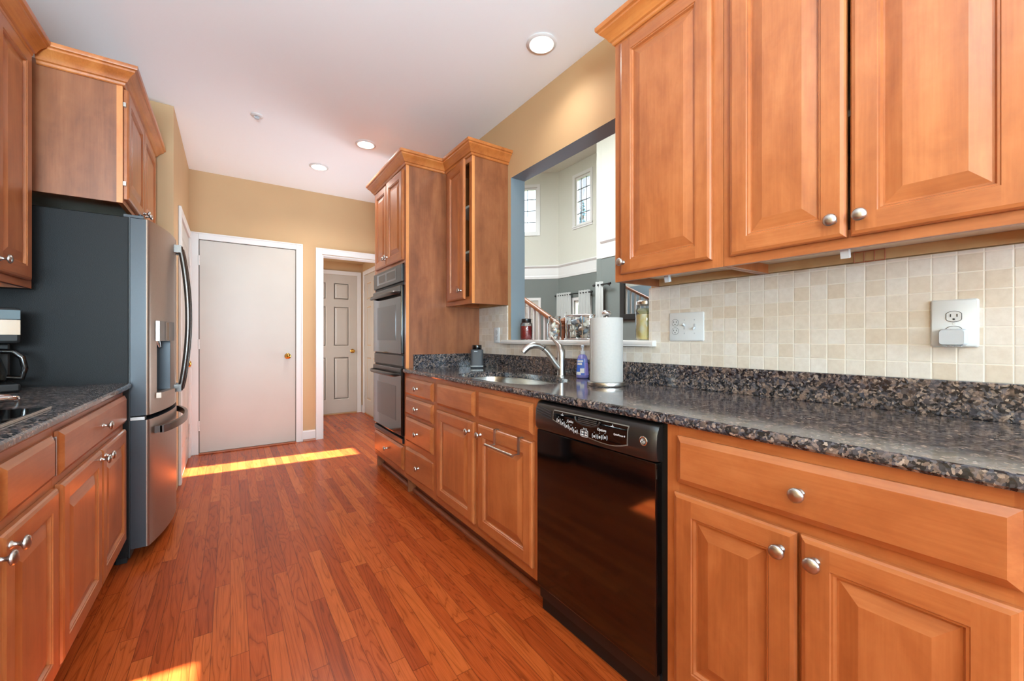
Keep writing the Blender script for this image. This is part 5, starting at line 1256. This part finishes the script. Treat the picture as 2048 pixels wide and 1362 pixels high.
def lantern():
    r = thing('shell_lantern', 'oval silver-framed glass holder full of grey seashells on the sill', 'holder', (1.752, 1.823, SZ), RZ)
    a, b, h = 0.118, 0.055, 0.148; n = 40
    el = lambda k, z: [(a * k * math.cos(2 * PI * i / n), b * k * math.sin(2 * PI * i / n), z) for i in range(n)]
    f = MB(); f.tube(el(1, 0.006), 0.005, 8, closed=True); f.tube(el(1, h), 0.0045, 8, closed=True)
    for i in (0, 6, 14, 20, 26, 34): p = el(1, 0)[i]; f.tube([(p[0], p[1], 0.006), (p[0], p[1], h)], 0.0035, 6)
    f.add([(x, y, 0.003) for x, y, z in el(1, 0)], [tuple(range(n))])
    f.build('silver_frame', M['chrome'], r, smooth=50)
    g = MB(); g.add(el(0.965, 0.008) + el(0.965, h - 0.004), [(i, (i + 1) % n, n + (i + 1) % n, n + i) for i in range(n)]); g.build('glass', M['jar_glass'], r, smooth=60)
    P = []
    for i in range(46):
        t = random.uniform(0, 2 * PI); k = random.uniform(0, 0.72); P.append((a * k * math.cos(t), b * k * math.sin(t), 0.020 + 0.0023 * i, random.uniform(0.013, 0.021)))
    shells(r, '', P, shm, '')
    mb = MB(); mb.tube([(-a, 0, h), (-a - 0.010, 0, h + 0.014), (-a - 0.004, 0, h + 0.03)], 0.003, 6); mb.build('handle_hook', M['chrome'], r, smooth=50)
lantern()
mj = jar('mason_jar', 'tall mason jar of pale yellow liquid at the right end of the sill', 1.750, 1.338, 0.052, 0.200, M['steel'], M['liquid'], 0.66, 0.020, 0.84)
mb = MB(); mb.lathe([(0, 0.134), (0.034, 0.136), (0.044, 0.150), (0.030, 0.162), (0, 0.164)], 20); mb.build('floating_slice', plain('pale_green_slice', rgb(196, 206, 176), 0.4), mj, smooth=60)

# ------------------------------------------------------------------ family room furnishings
def curtain(label, x, y0, y1, z0, z1, folds, group='white curtains in the family room', xdir=0.03, grom=True):
    r = thing('curtain', label, 'curtain', (x, y0, 0), 0, group)
    n = folds * 8; w = y1 - y0; mb = MB(); vs = []; fs = []
    for z in (z0, z0 + (z1 - z0) * 0.5, z1):
        for i in range(n + 1): vs.append((xdir * math.sin(2 * PI * folds * i / n), w * i / n, z))
    for j in range(2):
        for i in range(n): fs.append((j * (n + 1) + i, j * (n + 1) + i + 1, (j + 1) * (n + 1) + i + 1, (j + 1) * (n + 1) + i))
    mb.add(vs, fs); o = mb.build('panel', M['cloth'], r, smooth=80)
    s = o.modifiers.new('thick', 'SOLIDIFY'); s.thickness = 0.003
    for k in range(folds):
        y = w * (k + 0.25) / folds
        q = MB(); q.tube([(xdir, y + 0.020 * math.cos(t), z1 - 0.055 + 0.020 * math.sin(t)) for t in [2 * PI * i / 14 for i in range(14)]], 0.006, 6, closed=True); q.build('grommet', M['black_metal'], r, smooth=60)
    return r
def rod(label, x, y0, y1, z):
    r = thing('curtain_rod', label, 'curtain rod', (x, 0, z))
    mb = MB(); mb.tube([(0, y0, 0), (0, y1, 0)], 0.012, 10); mb.build('pole', M['black_metal'], r, smooth=50)
    for y, s in ((y0, -1), (y1, 1)):
        q = MB(); q.lathe([(0, 0), (0.012, 0), (0.020, 0.01), (0.026, 0.03), (0.020, 0.05), (0, 0.058)], 14, 0, Matrix.Translation((0, y, 0)) @ Matrix.Rotation(-s * PI / 2, 4, 'X')); q.build('finial', M['black_metal'], r, smooth=60)
    for y in (y0 + 0.06, y1 - 0.06):
        q = MB(); q.tube([(0, y, 0), (0.06, y, -0.004), (6.599 - x if x > 6 else 5.599 - x, y, -0.02)], 0.007, 8); q.build('bracket', M['black_metal'], r, smooth=50)
rod('black curtain rod over the low family room window', 6.50, 6.42, 7.56, 2.165)
curtain('white curtain left of the low family room window', 6.50, 7.06, 7.54, 0.05, 2.22, 6)
curtain('white curtain right of the low family room window', 6.50, 6.44, 6.79, 0.05, 2.22, 4)
rod('black rod carrying the nearest white curtain', 5.50, 5.00, 5.32, 2.11)
curtain('tall nearest white curtain by the family room corner', 5.50, 5.13, 5.30, 0.05, 2.165, 2)
mr = thing('wall_mirror', 'black framed mirror on the family room wall', 'mirror', (5.5985, 0, 0))
y0, y1, z0, z1 = 3.9, 4.80, 1.455, 2.45; fw = 0.10
mb = MB(); mb.box(-0.04, 0, y0, y0 + fw, z0, z1); mb.box(-0.04, 0, y1 - fw, y1, z0, z1); mb.box(-0.04, 0, y0 + fw, y1 - fw, z0, z0 + fw); mb.box(-0.04, 0, y0 + fw, y1 - fw, z1 - fw, z1); mb.build('frame', M['black_satin'], mr, bevel=0.008)
MB().box(-0.018, -0.002, y0 + fw, y1 - fw, z0 + fw, z1 - fw).build('mirror_glass', M['mirror'], mr)
# stair railing and stairs
st = thing('stair_railing', 'dark wood stair handrail with white balusters', 'railing', (3.73, 4.18, 0))
nw = MB(); s_ = 0.055
nw.box(-s_, s_, -s_, s_, 0, 1.30); nw.box(-s_ - 0.012, s_ + 0.012, -s_ - 0.012, s_ + 0.012, 1.30, 1.325); nw.lathe([(0.03, 1.325), (0.05, 1.345), (0.055, 1.375), (0.04, 1.405), (0, 1.42)], 16)
note(nw.build('newel_post', M['rail_wood'], st, smooth=35), 'dark brown newel post')
slope = 0.50; L = 3.6
hp = [(-0.032, -0.03), (0.032, -0.03), (0.034, 0.0), (0.028, 0.02), (0.012, 0.032), (-0.012, 0.032), (-0.028, 0.02), (-0.034, 0.0)]
vs = [(x, y, 1.285 + slope * y + z) for y in (s_, L) for x, z in hp]; k = len(hp)
MB().add(vs, [tuple(range(k)), tuple(range(2 * k - 1, k - 1, -1))] + [(i, i + k, (i + 1) % k + k, (i + 1) % k) for i in range(k)]).build('handrail', M['rail_wood'], st, smooth=40)
mb = MB(); vs = [(x, y, z) for x in (-0.04, 0.04) for y, z in ((s_, 0.0), (L, 0.0), (L, 0.30 + slope * L), (s_, 0.30))]
mb.add(vs, [(0, 1, 2, 3), (7, 6, 5, 4), (0, 4, 5, 1), (1, 5, 6, 2), (2, 6, 7, 3), (3, 7, 4, 0)]); note(mb.build('stringer', M['trim_paint'], st), 'white stair stringer')
y = 0.16
while y < L - 0.1:
    mb = MB(); mb.box(-0.016, 0.016, y - 0.016, y + 0.016, 0.30 + slope * y + 0.0, 1.25 + slope * y); mb.build('baluster', M['trim_paint'], st); y += 0.125
sm = MB()
for i in range(12): sm.box(3.79, 4.75, 4.24 + i * 0.28, 4.24 + (i + 1) * 0.28, 0, 0.14 * (i + 1))
struct(sm.build('trim_13', M['rail_wood']), 'wooden stair treads behind the railing', 'stairs')
# white door on the angled wall
d5 = thing('door_5', 'white panelled door beyond the stairs on the angled wall', 'door', tuple(DA), dang, kind='structure')
o = six_panel(0.78, 2.05); 
for v in o.v: v.y = 0.008 - v.y
o.build('door_slab', M['white_paint'], d5, (0.50, 0, 0.01))
mb = MB(); mb.box(0.43, 0.495, 0.001, 0.02, 0, 2.14); mb.box(1.285, 1.35, 0.001, 0.02, 0, 2.14); mb.box(0.495, 1.285, 0.001, 0.02, 2.07, 2.14); mb.build('casing', M['trim_paint'], d5)
# chandelier hint on the angled wall side: dark iron sconce
sc_ = thing('iron_sconce', 'black iron fitting at the left edge of the pass-through view', 'sconce', tuple(DA), dang)
mb = MB(); cx = 1.225
mb.lathe([(0, 0), (0.03, 0.0), (0.05, 0.02), (0.03, 0.05), (0.012, 0.09), (0.03, 0.13), (0.02, 0.17), (0, 0.20)], 14, 0, Matrix.Translation((cx, 0.10, 2.98)))
mb.tube([(cx, 0.02, 3.05), (cx, 0.06, 3.02), (cx, 0.10, 3.04)], 0.010, 8); mb.tube([(cx, 0.10, 3.18), (cx + 0.03, 0.12, 3.26), (cx - 0.03, 0.12, 3.32)], 0.010, 8)
mb.lathe([(0, 0), (0.05, 0), (0.05, 0.016), (0, 0.016)], 16, 0, Matrix.Translation((cx, 0.0185, 3.05)) @ Matrix.Rotation(-PI / 2, 4, 'X'))
mb.build('bracket', M['black_metal'], sc_, smooth=50)

# ------------------------------------------------------------------ outdoors
def conifer():
    r = thing('tree', 'blue-green conifer outside the high right window', 'tree', (14.75, 15.1, -0.3))
    mb = MB(); mb.lathe([(0.18, 0), (0.12, 3), (0.03, 8.5)], 10); mb.build('trunk', M['bark'], r)
    f = MB()
    for i in range(420):
        h = random.uniform(1.2, 8.5); rad = (8.6 - h) * 0.22 * random.uniform(0.55, 1.0) + 0.05; a = random.uniform(0, 2 * PI)
        d = Vector((math.cos(a), math.sin(a), 0)); s = Vector((-d.y, d.x, 0)); p0 = Vector((0, 0, h)); p1 = p0 + d * rad + Vector((0, 0, -0.25 * rad)); ww = 0.10 + 0.10 * rad
        m = p0.lerp(p1, 0.55)
        f.add([p0, m + s * ww, p1, m - s * ww, m + Vector((0, 0, 0.08))], [(0, 1, 4), (1, 2, 4), (2, 3, 4), (3, 0, 4)])
    f.build('foliage', M['foliage'], r)
conifer()
hd = MB()
random.seed(3)
for i in range(260):
    c = Vector((11 + random.uniform(-0.7, 0.7), random.uniform(6, 14), random.uniform(0.2, 2.5))); s = random.uniform(0.25, 0.5)
    hd.lathe([(0, -s * .8), (s * 0.7, -s * 0.5), (s, 0), (s * 0.7, s * 0.5), (0, s * .8)], 7, 0, Matrix.Translation(c) @ Matrix.Rotation(random.uniform(0, 3), 4, 'X'))
tag(hd.build('hedge', M['hedge']), 'green hedge outside the low family room window', 'hedge')
tag(MB().box(7.25, 40, -20, 40, -0.5, -0.3).build('lawn', M['grass']), 'green lawn outside the family room', 'lawn', kind='stuff')
